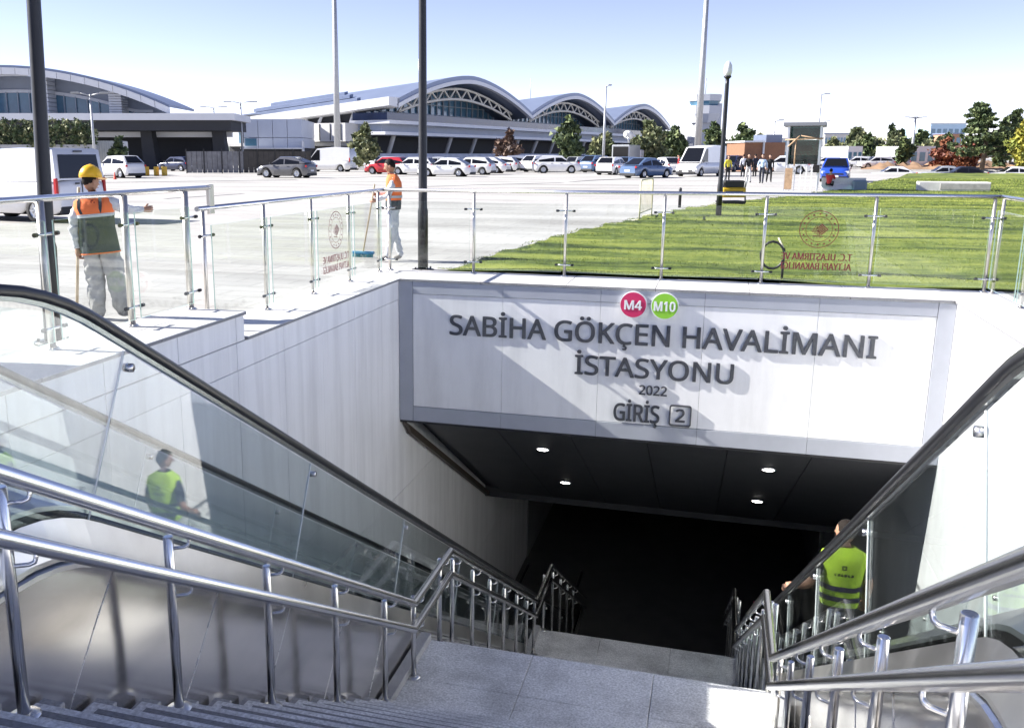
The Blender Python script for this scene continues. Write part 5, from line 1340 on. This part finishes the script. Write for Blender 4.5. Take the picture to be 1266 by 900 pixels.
def tree(name, label, base, h, lobes, mats, n_cl=160, per=22, size=.22, group=None, trunk=.16, seed=1, limbs=5, cat='tree', squash=1.0):
    rs = np.random.RandomState(seed); root = thing(name, base, label, cat, group)
    V, mi = foliage(rs, lobes, n_cl, per, size, mats, squash); V[:, 2] = np.maximum(V[:, 2], .03)
    o = bpy.data.objects.new('crown', tri_mesh('crown', V, mats, mi)); COL.objects.link(o); o.parent = root
    b = MB(); top = max(l[2] for l in lobes); b.tube([(0, 0, -.1), (.04 * h, 0, top * .35), (0, .02 * h, top * .7), (0, 0, top)], [trunk * 1.3, trunk, trunk * .7, trunk * .25], 8)
    for i in range(limbs):
        l = lobes[i % len(lobes)]; z0 = top * rs.uniform(.3, .7); b.tube([(0, 0, z0), (l[0] * .5 + rs.uniform(-.2, .2), l[1] * .5, (z0 + l[2]) / 2), (l[0] + rs.uniform(-.5, .5) * l[3], l[1] + rs.uniform(-.5, .5) * l[4], l[2] + .3 * l[5])], [trunk * .5, trunk * .35, trunk * .1], 6)
    b.build('trunk', M_bark, root, local=True); return root
def crown(D, px0, px1, py0, py1, rs, n=5, base=196.5):
    """random lobes filling an image box at view distance D; returns base point, height, lobes (local)"""
    k = D / (FPX / math.cos(PITCH)); w = (px1 - px0) * k; zt = ZAT(py0, D) - PZ; zb = max(0.2, ZAT(py1, D) - PZ); L = []
    for i in range(n):
        f = i / max(1, n - 1); hw = w / 2 * math.sqrt(max(.16, 1 - ((f - .42) / .64) ** 2))
        for j in range(2):
            r = hw * rs.uniform(.5, .72); L.append((rs.uniform(-1, 1) * (hw - r * .8), rs.uniform(-.6, .6) * (hw - r * .8), zb + (zt - zb) * (.10 + .78 * f), r, r, (zt - zb) * rs.uniform(.16, .22)))
    return L, zt
TG = 'trees around the car park'
def auto_tree(px0, px1, py0, py1, D, mats, label, name='tree', seed=1, n=5, n_cl=170, per=22, size=None, group=TG, **kw):
    rs = np.random.RandomState(seed); L, h = crown(D, px0, px1, py0, py1, rs, n)
    return tree(name, label, AT((px0 + px1) / 2, D), h, L, mats, n_cl, per, size or D * .0032, group, seed=seed, trunk=max(.08, h * .02), **kw)
auto_tree(434, 470, 158, 200, 95, LO, 'round olive-green pine beside the white panel van', 'pine_tree', 11, 5, 200)
auto_tree(612, 646, 162, 200, 110, LB, 'bare reddish shrub in front of the terminal', 'shrub', 12, 4, 90, 14, cat='shrub')
auto_tree(685, 723, 147, 200, 105, LG, 'dark green pine in front of the second roof arch', 'pine_tree', 13, 5, 220)
auto_tree(731, 768, 164, 200, 108, LO, 'low olive-green pine right of the slim street lamp', 'pine_tree', 14, 4, 170)
auto_tree(783, 822, 153, 200, 112, LO, 'broad grey-green tree right of the satellite truck', 'broadleaf_tree', 15, 5, 230)
auto_tree(815, 848, 158, 200, 118, LG, 'green tree left of the control tower mast', 'broadleaf_tree', 16, 5, 180)
auto_tree(868, 900, 155, 200, 122, LG, 'green tree right of the tall pale mast', 'pine_tree', 17, 5, 170)
auto_tree(898, 932, 155, 198, 128, LG, 'dark green pine above the walking people', 'pine_tree', 18, 5, 170)
auto_tree(925, 948, 166, 198, 150, LO, 'small olive tree left of the brick hut', 'pine_tree', 19, 4, 110)
auto_tree(1030, 1085, 163, 200, 170, LO, 'wide olive tree behind the blue hatchback', 'broadleaf_tree', 20, 4, 240)
auto_tree(1084, 1122, 166, 200, 160, LO, 'grey-green tree left of the floodlight mast', 'broadleaf_tree', 21, 4, 200)
auto_tree(1095, 1106, 157, 185, 190, LG, 'slim dark cypress rising behind the grey-green tree', 'cypress_tree', 22, 5, 70, limbs=0)
auto_tree(1107, 1116, 160, 185, 190, LG, 'shorter slim cypress next to the floodlight mast', 'cypress_tree', 23, 5, 60, limbs=0)
auto_tree(1118, 1152, 165, 192, 175, LG, 'dark green tree right of the floodlight mast', 'broadleaf_tree', 24, 4, 170)
auto_tree(1150, 1186, 176, 206, 118, LR, 'russet bush left of the large cedar', 'shrub', 25, 3, 150, cat='shrub')
auto_tree(1178, 1216, 180, 206, 114, LR, 'dark red bush under the large cedar', 'shrub', 26, 3, 150, cat='shrub')
auto_tree(1241, 1290, 148, 206, 105, LY, 'yellow-green autumn tree at the right edge', 'broadleaf_tree', 27, 5, 300)
auto_tree(1236, 1262, 138, 190, 140, LG, 'dark fir behind the yellow-green tree', 'fir_tree', 28, 5, 120)
auto_tree(130, 160, 172, 204, 80, LG, 'small dark shrub by the light grey container', 'shrub', 29, 3, 90, cat='shrub')
auto_tree(1056, 1092, 170, 200, 165, LG, 'dark round tree overlapping the olive tree on its right', 'broadleaf_tree', 31, 4, 170)
auto_tree(1140, 1172, 172, 198, 150, LO, 'loose olive-green tree below the far glass building', 'broadleaf_tree', 32, 4, 170)
auto_tree(1226, 1250, 152, 206, 118, LG, 'dark fir squeezed between the cedar and the yellow-green tree', 'fir_tree', 33, 5, 150)
auto_tree(1016, 1046, 173, 199, 155, LO, 'low olive tree behind the roof of the blue hatchback', 'broadleaf_tree', 34, 4, 170)
auto_tree(1108, 1128, 174, 199, 124, LG, 'dark low tree at the foot of the floodlight mast', 'broadleaf_tree', 35, 4, 140)
auto_tree(1156, 1184, 168, 200, 155, LG, 'dark green tree behind the russet bush', 'broadleaf_tree', 36, 4, 170)
# large cedar with flat layered boughs and a leaning tip
rs = np.random.RandomState(40); D = 110; k = D / (FPX / math.cos(PITCH)); root = thing('cedar_tree', AT(1216, D), 'large dark cedar with layered boughs and a leaning tip on the right', 'tree')
hz = ZAT(127, D) - PZ; Lb = []; tb = MB()
tb.tube([(0, 0, 0), (.1, 0, hz * .4), (-.2, 0, hz * .75), (-.9, 0, hz * .97)], [.28, .22, .13, .04], 8)
for i in range(11):
    f = i / 10; z = hz * (.22 + .72 * f); ln = (1 - f) ** .85 * 4.6 + .35; cx = -.9 * max(0, f - .4) / .6
    for j in range(5):
        a = rs.uniform(0, 6.28); r = ln * rs.uniform(.45, 1); x, y = cx + r * math.cos(a), r * math.sin(a)
        tb.tube([(cx, 0, z - .25), (x * .6 + cx * .4, y * .6, z), (x, y, z + .15)], [.06, .045, .015], 5)
        for t in (.45, .75, 1.0): Lb.append((cx + (x - cx) * t, y * t, z + rs.uniform(-.05, .25), .55, .55, .16))
V, mi = foliage(rs, Lb, 620, 22, .26, LG, .4)
o = bpy.data.objects.new('crown', tri_mesh('crown', V, LG, mi)); COL.objects.link(o); o.parent = root; tb.build('trunk', M_bark, root, local=True)
# clipped hedge on the wall above the white van
rs = np.random.RandomState(50); D = 80; k = D / (FPX / math.cos(PITCH)); root = thing('hedge', AT(50, D), 'dense green hedge above the roof of the near white van', 'hedge', None, YAW)
x0, x1 = (-90 - 50) * k, (121 - 50) * k; z0, z1 = ZAT(181, D), ZAT(149, D)
Lb = [(x, rs.uniform(-.2, .2), z0 + (z1 - z0) * f, .55, .6, (z1 - z0) * .28) for x in np.arange(x0 + .4, x1, .5) for f in (.2, .5, .78)]
V, mi = foliage(rs, Lb, 700, 18, .16, LO)
o = bpy.data.objects.new('crown', tri_mesh('crown', V, [LG[0], LO[1], LG[2]], mi)); COL.objects.link(o); o.parent = root
b = MB(); b.bx(x0, x1, -.25, .35, 0, z0 + .15); b.build('planter_wall', mat('planter_render', (.45, .45, .45), .8, 0, .15, 1), root, local=True)

# ------------------------------------------------------------------ buildings
M_glz = mat('terminal_glazing', (.09, .20, .29), .1, 0, .3, .5, spec=.7); M_bw = mat('white_cladding', (.70, .71, .73), .5, 0, .06, .4); M_bg = mat('blue_grey_cladding', (.34, .38, .46), .5, 0, .08, .5); M_bd = mat('dark_recess', (.03, .032, .038), .7, 0, .2, .5)
M_roofm = mat('blue_grey_roof', (.20, .24, .34), .4, .3, .1, .5); M_mull = mat('window_mullion', (.35, .40, .45), .5); M_conc = mat('pale_concrete', (.52, .52, .51), .8, 0, .12, .3)
M_truss = mat('cream_truss_steel', (.66, .63, .55), .5)
# --- main terminal: three barrel vaults; its front runs away from the viewer
ter = thing('airport_terminal', AT(492, 140), 'large airport terminal with three arched glass bays and white trusses', 'building')
c0 = wl(ter).copy()      # facade line
# facade direction from the shrinking of the three bays
vp = 1188; ang = math.atan((vp - PPX) / (FPX / math.cos(PITCH))) - YAW
U = Vector((math.sin(ang), math.cos(ang), 0)); Wd = Vector((-U.y, U.x, 0)); UP = Vector((0, 0, 1))
c0 = c0 + Wd * 6.0                                          # the roofs overhang the facade by six metres
fwd = Vector((-math.sin(YAW), math.cos(YAW), 0)); SPAN = .309 * 140 / U.dot(fwd)
def TP(u, w, z): return c0 + U * u + Wd * w + UP * z
def tslab(mb, u0, u1, w0, w1, z0, z1, m=0):
    v = [TP(u, w, z) for u in (u0, u1) for w in (w0, w1) for z in (z0, z1)]
    mb.add(v, [(0, 1, 3, 2), (4, 6, 7, 5), (0, 4, 5, 1), (2, 3, 7, 6), (0, 2, 6, 4), (1, 5, 7, 3)], m)
ZS, ZA, ZL = ZAT(131, 150), ZAT(99, 163), ZAT(150, 145)      # springing, apex, ledge heights
NA = 24; BACK = 25
def arc(t, zs, za, p=1.7): return zs + (za - zs) * (1 - abs(2 * t - 1) ** p)
for i in range(3):
    u0, u1 = SPAN * i, SPAN * (i + 1); OV = -6
    r = MB(); v = []
    for j in range(NA + 1):
        t = j / NA; u = u0 + (u1 - u0) * t; z = arc(t, ZS, ZA)
        for w in (OV, BACK):
            z_ = z - (0 if w == OV else 2.8); v += [TP(u, w, z_ + .5), TP(u, w, z_ - .5)]
    f = []
    for j in range(NA):
        o = j * 4; f += [(o, o + 4, o + 6, o + 2), (o + 1, o + 3, o + 7, o + 5), (o, o + 1, o + 5, o + 4), (o + 2, o + 6, o + 7, o + 3)]
    r.add(v, f, 0, False); f_ = [(0, 2, 3, 1), (NA * 4, NA * 4 + 1, NA * 4 + 3, NA * 4 + 2)]; r.add(v, f_, 0); vr = r.build('vault_roof', M_roofm, ter)
    # white rim under the leading edge
    r = MB(); v = []
    for j in range(NA + 1):
        t = j / NA; u = u0 + (u1 - u0) * t; z = arc(t, ZS, ZA)
        v += [TP(u, OV - .15, z - .15), TP(u, OV - .15, z - .75), TP(u, OV + .6, z - .75), TP(u, OV + .6, z - .15)]
    r.add(v, [(j * 4 + a, j * 4 + (a + 1) % 4, j * 4 + 4 + (a + 1) % 4, j * 4 + 4 + a) for j in range(NA) for a in range(4)]); r.build('roof_rim', M_bw, vr)
    # truss: top chord, bottom chord, zigzag
    up_ = [(u0 + (u1 - u0) * j / NA, arc(j / NA, ZS - 1.2, ZA - 1.5)) for j in range(2, NA - 1)]
    lo_ = [(u0 + (u1 - u0) * j / NA, arc(j / NA, ZL + .2, ZA - 3.2, 1.9)) for j in range(2, NA - 1)]
    r = MB()
    r.tube([TP(u, OV + 2.4, z) for u, z in up_], .22, 6); r.tube([TP(u, OV + 2.4, z) for u, z in lo_], .24, 6)
    tr = r.build('truss', M_truss, ter)
    for j in range(len(up_) - 2):
        if j % 2: continue
        for a, b_ in ((lo_[j], up_[j + 1]), (up_[j + 1], lo_[j + 2])):
            q = MB(); q.tube([TP(a[0], OV + 2.4, a[1]), TP(b_[0], OV + 2.4, b_[1])], .17, 5, caps=False); q.build('truss_strut', M_truss, tr)
    # glazing of the bay with mullions
    r = MB(); v = []
    for j in range(NA + 1):
        u = u0 + (u1 - u0) * j / NA; v += [TP(u, 1.2, ZL), TP(u, 1.2, max(ZL + .3, arc(j / NA, ZS - 1, ZA - 1.0)))]
    r.add(v, [(2 * j, 2 * j + 2, 2 * j + 3, 2 * j + 1) for j in range(NA)]); gz = r.build('glazed_bay', M_glz, ter)
    for j in range(1, 22):
        t = j / 22; u = u0 + (u1 - u0) * t; q = MB(); tslab(q, u - .09, u + .09, .9, 1.15, ZL, max(ZL + .3, arc(t, ZS - 1, ZA - 1.1))); q.build('mullion', M_mull, gz)
    for z in (ZL + 1.6, ZL + 3.2):
        q = MB(); tslab(q, u0 + SPAN * .12, u1 - SPAN * .12, .9, 1.12, z, z + .12); q.build('transom', M_mull, gz)
U3 = SPAN * 3
b = MB(); tslab(b, 0, U3, 2, BACK - 2, .2, ZS - 1.2); b.build('hall_core', M_bd, ter)
b = MB(); tslab(b, -1.5, U3 + 2, -5.5, 1.4, ZL - .5, ZL); b.build('upper_ledge', M_bw, ter)
b = MB(); tslab(b, -1.0, U3 + 2, -4.8, 1.2, ZL, ZL + 1.1); b.build('balustrade', mat('dark_blue_glass_band', (.03, .045, .10), .15, 0, .3, .3), ter)
Z2_ = ZAT(163.5, 145)
b = MB(); tslab(b, -.6, U3 + 1, -3.6, 1.2, Z2_, ZL - .5); b.build('soffit_band', M_bg, ter)
b = MB(); tslab(b, -1.2, U3 + 1.5, -4.6, 1.2, Z2_ - .45, Z2_); b.build('lower_ledge', M_bw, ter)
for i in range(16):
    u = 6 + i * (U3 - 8) / 15; b = MB(); b.tube([TP(u, 0, 0), TP(u - 1.2, -2.4, Z2_ - .4)], .35, 8); b.build('raking_column', M_conc, ter)
b = MB(); tslab(b, 2, U3, -1.5, -1.2, 0, 1.9); b.build('low_screen', mat('pale_blue_screen', (.55, .58, .66), .5, 0, .2, .7), ter)
# side of the vault hall towards the left: eave, raking white columns, glass
def zeave(w): return ZS - .2
b = MB(); v = []
for w in np.linspace(-6, BACK, 12): dz = 2.8 * (w + 6) / (BACK + 6); v += [TP(-2.4, w, ZS + .7 - dz), TP(-2.4, w, ZS - .5 - dz), TP(.6, w, ZS - .7 - dz), TP(.6, w, ZS + .7 - dz)]
b.add(v, [(j * 4 + a, j * 4 + (a + 1) % 4, j * 4 + 4 + (a + 1) % 4, j * 4 + 4 + a) for j in range(11) for a in range(4)] + [(0, 1, 2, 3)]); b.build('eave', M_bw, ter)
for i, u in enumerate((2.0, 6.0, 10.5)):                     # raised seams running down the roof
    b = MB(); v = []
    for w in (2 + 4 * i, BACK + .1):
        z = arc(u / SPAN, ZS, ZA) - 2.8 * (w + 6) / (BACK + 6)
        v += [TP(u - .5, w, z + .45), TP(u + .5, w, z + .7), TP(u + .5, w, z + 1.15), TP(u - .5, w, z + .95)]
    b.add(v, [(0, 1, 2, 3), (7, 6, 5, 4)] + [(j, (j + 1) % 4, 4 + (j + 1) % 4, 4 + j) for j in range(4)]); b.build('roof_seam', M_roofm, ter)
b = MB(); tslab(b, .1, .4, 1.5, BACK - 1, 3.5, ZS - 2.2); gs = b.build('side_glazing', M_glz, ter)
for i in range(8):
    w = 2 + i * 3; b = MB(); tslab(b, -.05, .1, w, w + .2, 3.5, ZS - 2.2); b.build('mullion', M_mull, gs)
for i in range(4):
    w = 1.2 + i * 5.9
    for dw in (0, 2.8):
        b = MB(); b.tube([TP(-.6, w + dw * 1.0, ZS - .6 - 2.8 * (w + dw + 6) / 31), TP(-.5, w + 1.9 + dw * .18, 3.6)], .26, 6); b.build('raking_column', M_bw, ter)
b = MB(); tslab(b, -4, .05, .5, 9.5, ZAT(175, 140), ZAT(152, 140)); pb = b.build('white_pier', mat('white_pier_panel', (.72, .70, .66), .6, 0, .05, .4), ter)
for i in range(5):
    b = MB(); tslab(b, -4.08, -3.98, 1.2 + 1.9 * i, 1.3 + 1.9 * i, ZAT(175, 140) + .2, ZAT(152, 140) - .1); b.build('panel_gap', M_bd, pb)
b = MB(); tslab(b, -3, 0, 0, BACK, 3.0, 3.5); b.build('deck', M_conc, ter)
b = MB(); tslab(b, -1, 0, 2, BACK, 0, 3.0); b.build('ground_floor', M_bd, ter)
for i in range(3):
    p = TP(SPAN * (.55 + i), 6, ZA - .5); b = MB(); b.tube([p, p + UP * 4.5], .06, 5); b.build('roof_aerial', M_galv, ter)
# annex in blue-grey panels left of the hall
M_an = mat('pale_blue_panel', (.56, .60, .68), .5, 0, .06, .5)
an = thing('terminal_annex', AT(338, 128), 'blue-grey panelled annex left of the terminal hall', 'building', None, YAW); k = 128 / (FPX / math.cos(PITCH)); za = ZAT(147, 128)
for i in range(4):
    for j in range(2):
        b = MB(); x0 = (-36 + 18 * i) * k; zz0, zz1 = (2.6, za * .62) if j == 0 else (za * .62, za); b.bx(x0 + .03, x0 + 18 * k - .03, 0, 14, zz0 + .03, zz1 - .03); b.build('facade_panel', M_an, an, local=True)
b = MB(); b.bx(-34 * k, -20 * k, -.15, .05, za * .45, za * .60); b.build('window', M_glz, an, local=True)
b = MB(); b.bx(-38 * k, 38 * k, -1.5, .05, 2.45, 2.62); b.build('canopy', M_bw, an, local=True)
b = MB(); b.bx(-36 * k, 36 * k, .3, 13.8, 0, 2.6); b.build('ground_floor', M_bd, an, local=True)
b = MB(); b.bx(36.2 * k, 38 * k, -.6, .6, 0, za * .55); b.build('downpipe', M_bw, an, local=True)
# --- arched building on the left with its long canopy
Dl = 120; k = Dl / (FPX / math.cos(PITCH)); lb = thing('arched_hall', AT(40, Dl), 'grey arched hall with pale columns and a long canopy on the left', 'building', None, YAW)
def LX(px): return (px - 40) * k
def LZ(py): return ZAT(py, Dl)
def larc(px, d=0): # roofline in pixel rows
    t = (px - 30) / 196; return 85 + d + 47 * abs(t) ** 2.0
xs_ = [-190 + 8 * i for i in range(53)]; xs_ = [x for x in xs_ if x <= 226] + [226]
b = MB(); v = []
for x in xs_: v += [(LX(x), -5, LZ(larc(x))), (LX(x), -5, LZ(larc(x) + 3)), (LX(x), 7, LZ(larc(x) + 3)), (LX(x), 7, LZ(larc(x)))]
b.add(v, [(j * 4 + a, j * 4 + (a + 1) % 4, j * 4 + 4 + (a + 1) % 4, j * 4 + 4 + a) for j in range(len(xs_) - 1) for a in range(4)]); b.add(v[-4:], [(0, 1, 2, 3)]); b.build('roof', M_roofm, lb, local=True)
for j in range(0, len(xs_) - 2, 2):
    xa, xb = xs_[j], xs_[min(j + 2, len(xs_) - 1)]; b = MB()
    v = [(LX(x) + (.03 if x == xa else -.03), y, LZ(larc(x) + d)) for x in (xa, xb) for y in (-5.2, -4.6) for d in (3, 11)]
    b.add(v, [(0, 1, 3, 2), (4, 6, 7, 5), (0, 4, 5, 1), (2, 3, 7, 6), (0, 2, 6, 4), (1, 5, 7, 3)]); b.build('fascia_panel', M_bw, lb, local=True)
b = MB(); v = []
for x in xs_:
    if x > 210: continue
    v += [(LX(x), 0, LZ(143)), (LX(x), 0, LZ(larc(x) + 9))]
b.add(v, [(2 * j, 2 * j + 2, 2 * j + 3, 2 * j + 1) for j in range(len(v) // 2 - 1)]); b.build('wall', M_bg, lb, local=True)
b = MB(); v = []
for x in xs_:
    if x > 196: continue
    v += [(LX(x), -.3, LZ(143)), (LX(x), -.3, LZ(min(140, larc(x) + 29 + .0 * x)))]
b.add(v, [(2 * j, 2 * j + 2, 2 * j + 3, 2 * j + 1) for j in range(len(v) // 2 - 1)]); wn = b.build('window_band', M_glz, lb, local=True)
b = MB(); v = []
for x in xs_:
    if x > 196: continue
    v += [(LX(x), -.5, LZ(min(139, larc(x) + 30))), (LX(x), -.5, LZ(min(136, larc(x) + 26)))]
b.add(v, [(2 * j, 2 * j + 2, 2 * j + 3, 2 * j + 1) for j in range(len(v) // 2 - 1)]); b.build('window_head', M_bw, lb, local=True)
for x in range(-180, 190, 14):
    b = MB(); b.bx(LX(x), LX(x + 1.2), -.55, -.3, LZ(143), LZ(min(139, larc(x) + 29))); b.build('mullion', M_mull if x % 28 else M_bw, wn, local=True)
for x in (-100, -14, 62, 149):
    cl = None
    zt_ = LZ(larc(x + 8) + 10); zb_ = LZ(143); n = 9
    for i in range(n):
        b = MB(); b.bx(LX(x), LX(x + 15), -3, -.4, zb_ + (zt_ - zb_) * i / n + .03, zb_ + (zt_ - zb_) * (i + 1) / n - .03); b.build('column_block', M_bw, lb, local=True)
b = MB(); b.bx(LX(-190), LX(306), -7, 3, LZ(151), LZ(143)); b.build('canopy_edge', M_bw, lb, local=True)
b = MB(); b.bx(LX(-190), LX(300), -6.4, 3, LZ(163), LZ(151)); b.build('canopy_beam', M_bd, lb, local=True)
b = MB(); b.bx(LX(-190), LX(262), 3, 4, 0, LZ(151)); b.build('back_wall', M_bd, lb, local=True)
b = MB(); b.bx(LX(120), LX(292), -2, -1.4, LZ(170), LZ(163.5)); b.build('lintel', M_bw, lb, local=True)
for px in (196, 281):
    b = MB(); v = [(LX(px - 7), -4, 0), (LX(px + 9), -4, 0), (LX(px + 4), -4, LZ(162)), (LX(px - 9), -4, LZ(162))]; v += [(q[0], -2, q[2]) for q in v]
    b.add(v, [(0, 1, 2, 3), (4, 7, 6, 5), (0, 4, 5, 1), (1, 5, 6, 2), (2, 6, 7, 3), (3, 7, 4, 0)]); b.build('raking_pillar', M_bd, lb, local=True)
# fence with dark mesh panels and posts
fc = thing('site_fence', AT(232, 90), 'dark site fence with grey boards in front of the canopy', 'fence', None, YAW); k = 90 / (FPX / math.cos(PITCH)); M_fb = mat('grey_fence_board', (.20, .20, .21), .8, 0, .3, 2); M_fd = mat('dark_fence_board', (.06, .055, .05), .8, 0, .3, 2)
for i in range(24):
    px = 230 + 6.4 * i; b = MB(); b.bx((px - 232) * k + .02, (px + 6.4 - 232) * k - .02, 0, .05, .05, ZAT(187, 90)); b.build('board', M_fb if i < 11 else M_fd, fc, local=True)
for i in range(8):
    px = 230 + 22 * i; b = MB(); b.bx((px - 232) * k - .04, (px - 232) * k + .04, -.08, .0, 0, ZAT(184, 90)); b.build('post', M_trim, fc, local=True)
# light grey container and yellow barrels by the canopy
b = thing('container', AT(132, 82), 'light grey corrugated container right of the near white van', 'container', None, YAW); k = 82 / (FPX / math.cos(PITCH)); cz0, cz1 = ZAT(200, 82), ZAT(174, 82); M_cn = mat('container_grey', (.50, .52, .53), .6, 0, .1, 2)
for i in range(10):
    q = MB(); q.bx((-14 + 3 * i) * k, (-14 + 3 * i + 2.2) * k, 0, 2.4, .9, cz1); q.build('corrugation', M_cn, b, local=True)
q = MB(); q.bx(-14 * k, 16 * k, .05, 2.4, .92, cz1 - .05); q.build('shell', M_cn, b, local=True)
q = MB(); q.bx(-13 * k, 15 * k, .1, 2.3, 0, .9); q.build('base', M_bd, b, local=True)
for px, w_ in ((178, 8), (192, 3.5), (202, 4)):
    q = MB(); p = AT(px, 80); hw = w_ * .5 * 80 / 1181; q.bev(p.x - hw, p.x + hw, p.y - .25, p.y + .25, PZ, PZ + .75, .04)
    prop(q.build('yellow_barrier', My), {178: 'wide yellow water-filled barrier under the canopy', 192: 'narrow yellow barrier right of the wide one under the canopy', 202: 'yellow barrier nearest the raking pillar'}[px], 'barrier', 'yellow barriers under the canopy')
q = MB(); p = AT(140, 68); q.lathe([(.17, 0), (.16, .03), (.10, .05), (.03, .5), (0, .52)], p, 12); prop(q.build('traffic_cone', mat('cone_red', (.6, .06, .03), .6)), 'small red traffic cone in front of the grey container', 'cone')
# --- control tower
Dt = 260; k = Dt / (FPX / math.cos(PITCH)); M_tw = mat('tower_concrete', (.52, .54, .58), .7, 0, .08, .3); tw = thing('control_tower', AT(870, Dt), 'white airport control tower behind the tall mast', 'tower', None, YAW); TZ = lambda y: ZAT(y, Dt)
b = MB(); b.bx(-12 * k, 19 * k, 0, 8, 0, TZ(128)); b.build('shaft', M_tw, tw, local=True)
for (y0, y1, r0, r1, m, nm) in ((152, 141, 17, 21, M_tw, 'cab_base'), (141, 131, 21, 21, M_tw, 'parapet'), (131, 125, 17, 19, M_glz, 'cab_windows'), (125, 117, 20, 21, M_tw, 'cab_roof')):
    b = MB(); b.lathe([(r0 * k, TZ(y0)), (r1 * k, TZ(y1))], (0, 2, 0), 8, smooth=False); b.build(nm, m, tw, local=True)
b = MB(); b.tube([(0, 2, TZ(117)), (0, 2, TZ(96))], .12, 5); b.build('aerial', M_galv, tw, local=True)
# --- brick hut, white kiosks, far buildings on the right
k = 100 / (FPX / math.cos(PITCH)); bh = thing('brick_hut', AT(948, 100), 'low brown brick hut behind the walking people', 'building', None, YAW); M_brk = mat('brown_brick', (.26, .13, .075), .85, 0, .15, 3)
b = MB(); b.bx(-28 * k, 22 * k, 0, 6, 0, ZAT(176, 100)); b.build('wall', M_brk, bh, local=True)
b = MB(); b.bx(-30 * k, -6 * k, -.4, 6.2, ZAT(176, 100), ZAT(174, 100)); b.bx(-6 * k, -4.5 * k, -.3, -.05, 0, ZAT(175, 100)); b.build('white_trim', M_bw, bh, local=True)
b = MB(); b.bx(2 * k, 22 * k, 1, 5, ZAT(176, 100), ZAT(166, 100)); b.build('roof_plant', M_roofm, bh, local=True)
def block(px0, px1, py0, D, m, label, wins=(0, 0), name='building', roof=None, depth=10, cat='building', py1=None):
    k = D / (FPX / math.cos(PITCH)); t = thing(name, AT((px0 + px1) / 2, D), label, cat, None, YAW); hw = (px1 - px0) / 2 * k; h = ZAT(py0, D) - PZ; zb = (ZAT(py1, D) - PZ) if py1 else 0
    b = MB(); b.bx(-hw, hw, 0, depth, max(0, zb), h); b.build('wall', m, t, local=True)
    if roof: b = MB(); b.bx(-hw - .3, hw + .3, -.3, depth + .3, h, h + .35); b.build('roof', roof, t, local=True)
    nx, nz = wins
    for i in range(nx):
        for j in range(nz):
            b = MB(); x = -hw + 2 * hw * (i + .5) / nx; ww = 2 * hw / nx * .32; z = max(0, zb) + (h - max(0, zb)) * (j + .3) / nz; hh = (h - max(0, zb)) / nz * .42
            b.bx(x - ww, x + ww, -.06, .05, z, z + hh); b.build('window', M_glz, t, local=True)
    return t
block(1018, 1052, 166, 320, M_conc, 'row of far pale houses above the car park left of the olive tree', (9, 2), roof=M_roofm)
block(1048, 1066, 181, 130, M_bw, 'white open kiosk frame in front of the olive tree', (3, 1), name='kiosk', cat='kiosk')
block(1125, 1156, 181, 130, M_bw, 'white cabin with dark doorways behind the low wall', (3, 1), name='cabin', cat='cabin')
block(1147, 1190, 153.5, 340, mat('pale_blue_glass_block', (.40, .55, .68), .2, 0, .1, .1), 'far glass building with a curved pale roof left of the cedar', (6, 2), roof=M_bw, depth=20)
block(1172, 1186, 166, 300, mat('terracotta_wall', (.42, .22, .14), .8, 0, .1, .2), 'far terracotta house beside the glass building', (2, 2), roof=M_roofm)
block(1008, 1046, 187.5, 200, M_bw, 'far white low building behind the blue hatchback', (5, 1), depth=8)
block(960, 985, 171, 330, M_conc, 'far pale block behind the lift shelter', (4, 2), depth=10)
block(838, 856, 178, 170, M_conc, 'small grey building between the trees and the tall mast', (3, 2), depth=8)
# parked white cars far behind as low row
for i, (px, D) in enumerate(((1000, 120), (1022, 118), (1060, 122), (1084, 120), (1104, 126))):
    car('hatch', P_white, AT(px, D), 180 + 4 * i, ['white car far back left of the blue hatchback roof', 'white car far back just above the blue hatchback', 'white car far back in front of the white kiosk', 'white car far back below the grey-green tree', 'white car far back below the floodlight mast'][i], 'car', GR)
# brown soil strip and bank
M_earth = mat('brown_earth', (.30, .19, .11), .9, 0, .45, .5, .5, 6, var2=(.42, .26, .15))
p = [SUNK(1066, 25.0), SUNK(1300, 25.0), SUNK(1300, 52.0), SUNK(1066, 52.0)]; b = MB(); nx, ny = 40, 8; v = []; rs = np.random.RandomState(8)
for j in range(ny + 1):
    for i in range(nx + 1):
        a = p[0].lerp(p[1], i / nx); c = p[3].lerp(p[2], i / nx); q = a.lerp(c, j / ny); e = min(i, nx - i, 4) / 4 * min(j, ny - j, 2) / 2
        v.append((q.x, q.y, PZ + .01 + e * (.15 + .75 * rs.rand() ** 2 + .35 * max(0, math.sin(i * .33))))) 
b.add(v, [(j * (nx + 1) + i, j * (nx + 1) + i + 1, (j + 1) * (nx + 1) + i + 1, (j + 1) * (nx + 1) + i) for j in range(ny) for i in range(nx)], 0, True); prop(b.build('earth_bank', M_earth), kind='structure')
# wooded rise that closes the horizon
b = MB(); v = []; n = 120; rs = np.random.RandomState(9); hs = np.convolve(rs.rand(n + 9), np.ones(9) / 9, 'valid')
for i in range(n + 1):
    a = -1.25 + 2.2 * i / n; hgt = 4 + 12 * hs[min(i, len(hs) - 1)]
    for (Rr, z) in ((700, -1), (760, hgt * .8), (900, hgt)): v.append((math.sin(a) * Rr, math.cos(a) * Rr, z))
b.add(v, [(i * 3 + j, i * 3 + 3 + j, i * 3 + 4 + j, i * 3 + 1 + j) for i in range(n) for j in range(2)], 0, True); prop(b.build('hills', mat('distant_woodland', (.10, .12, .10), .9, 0, .4, .03)), kind='structure')
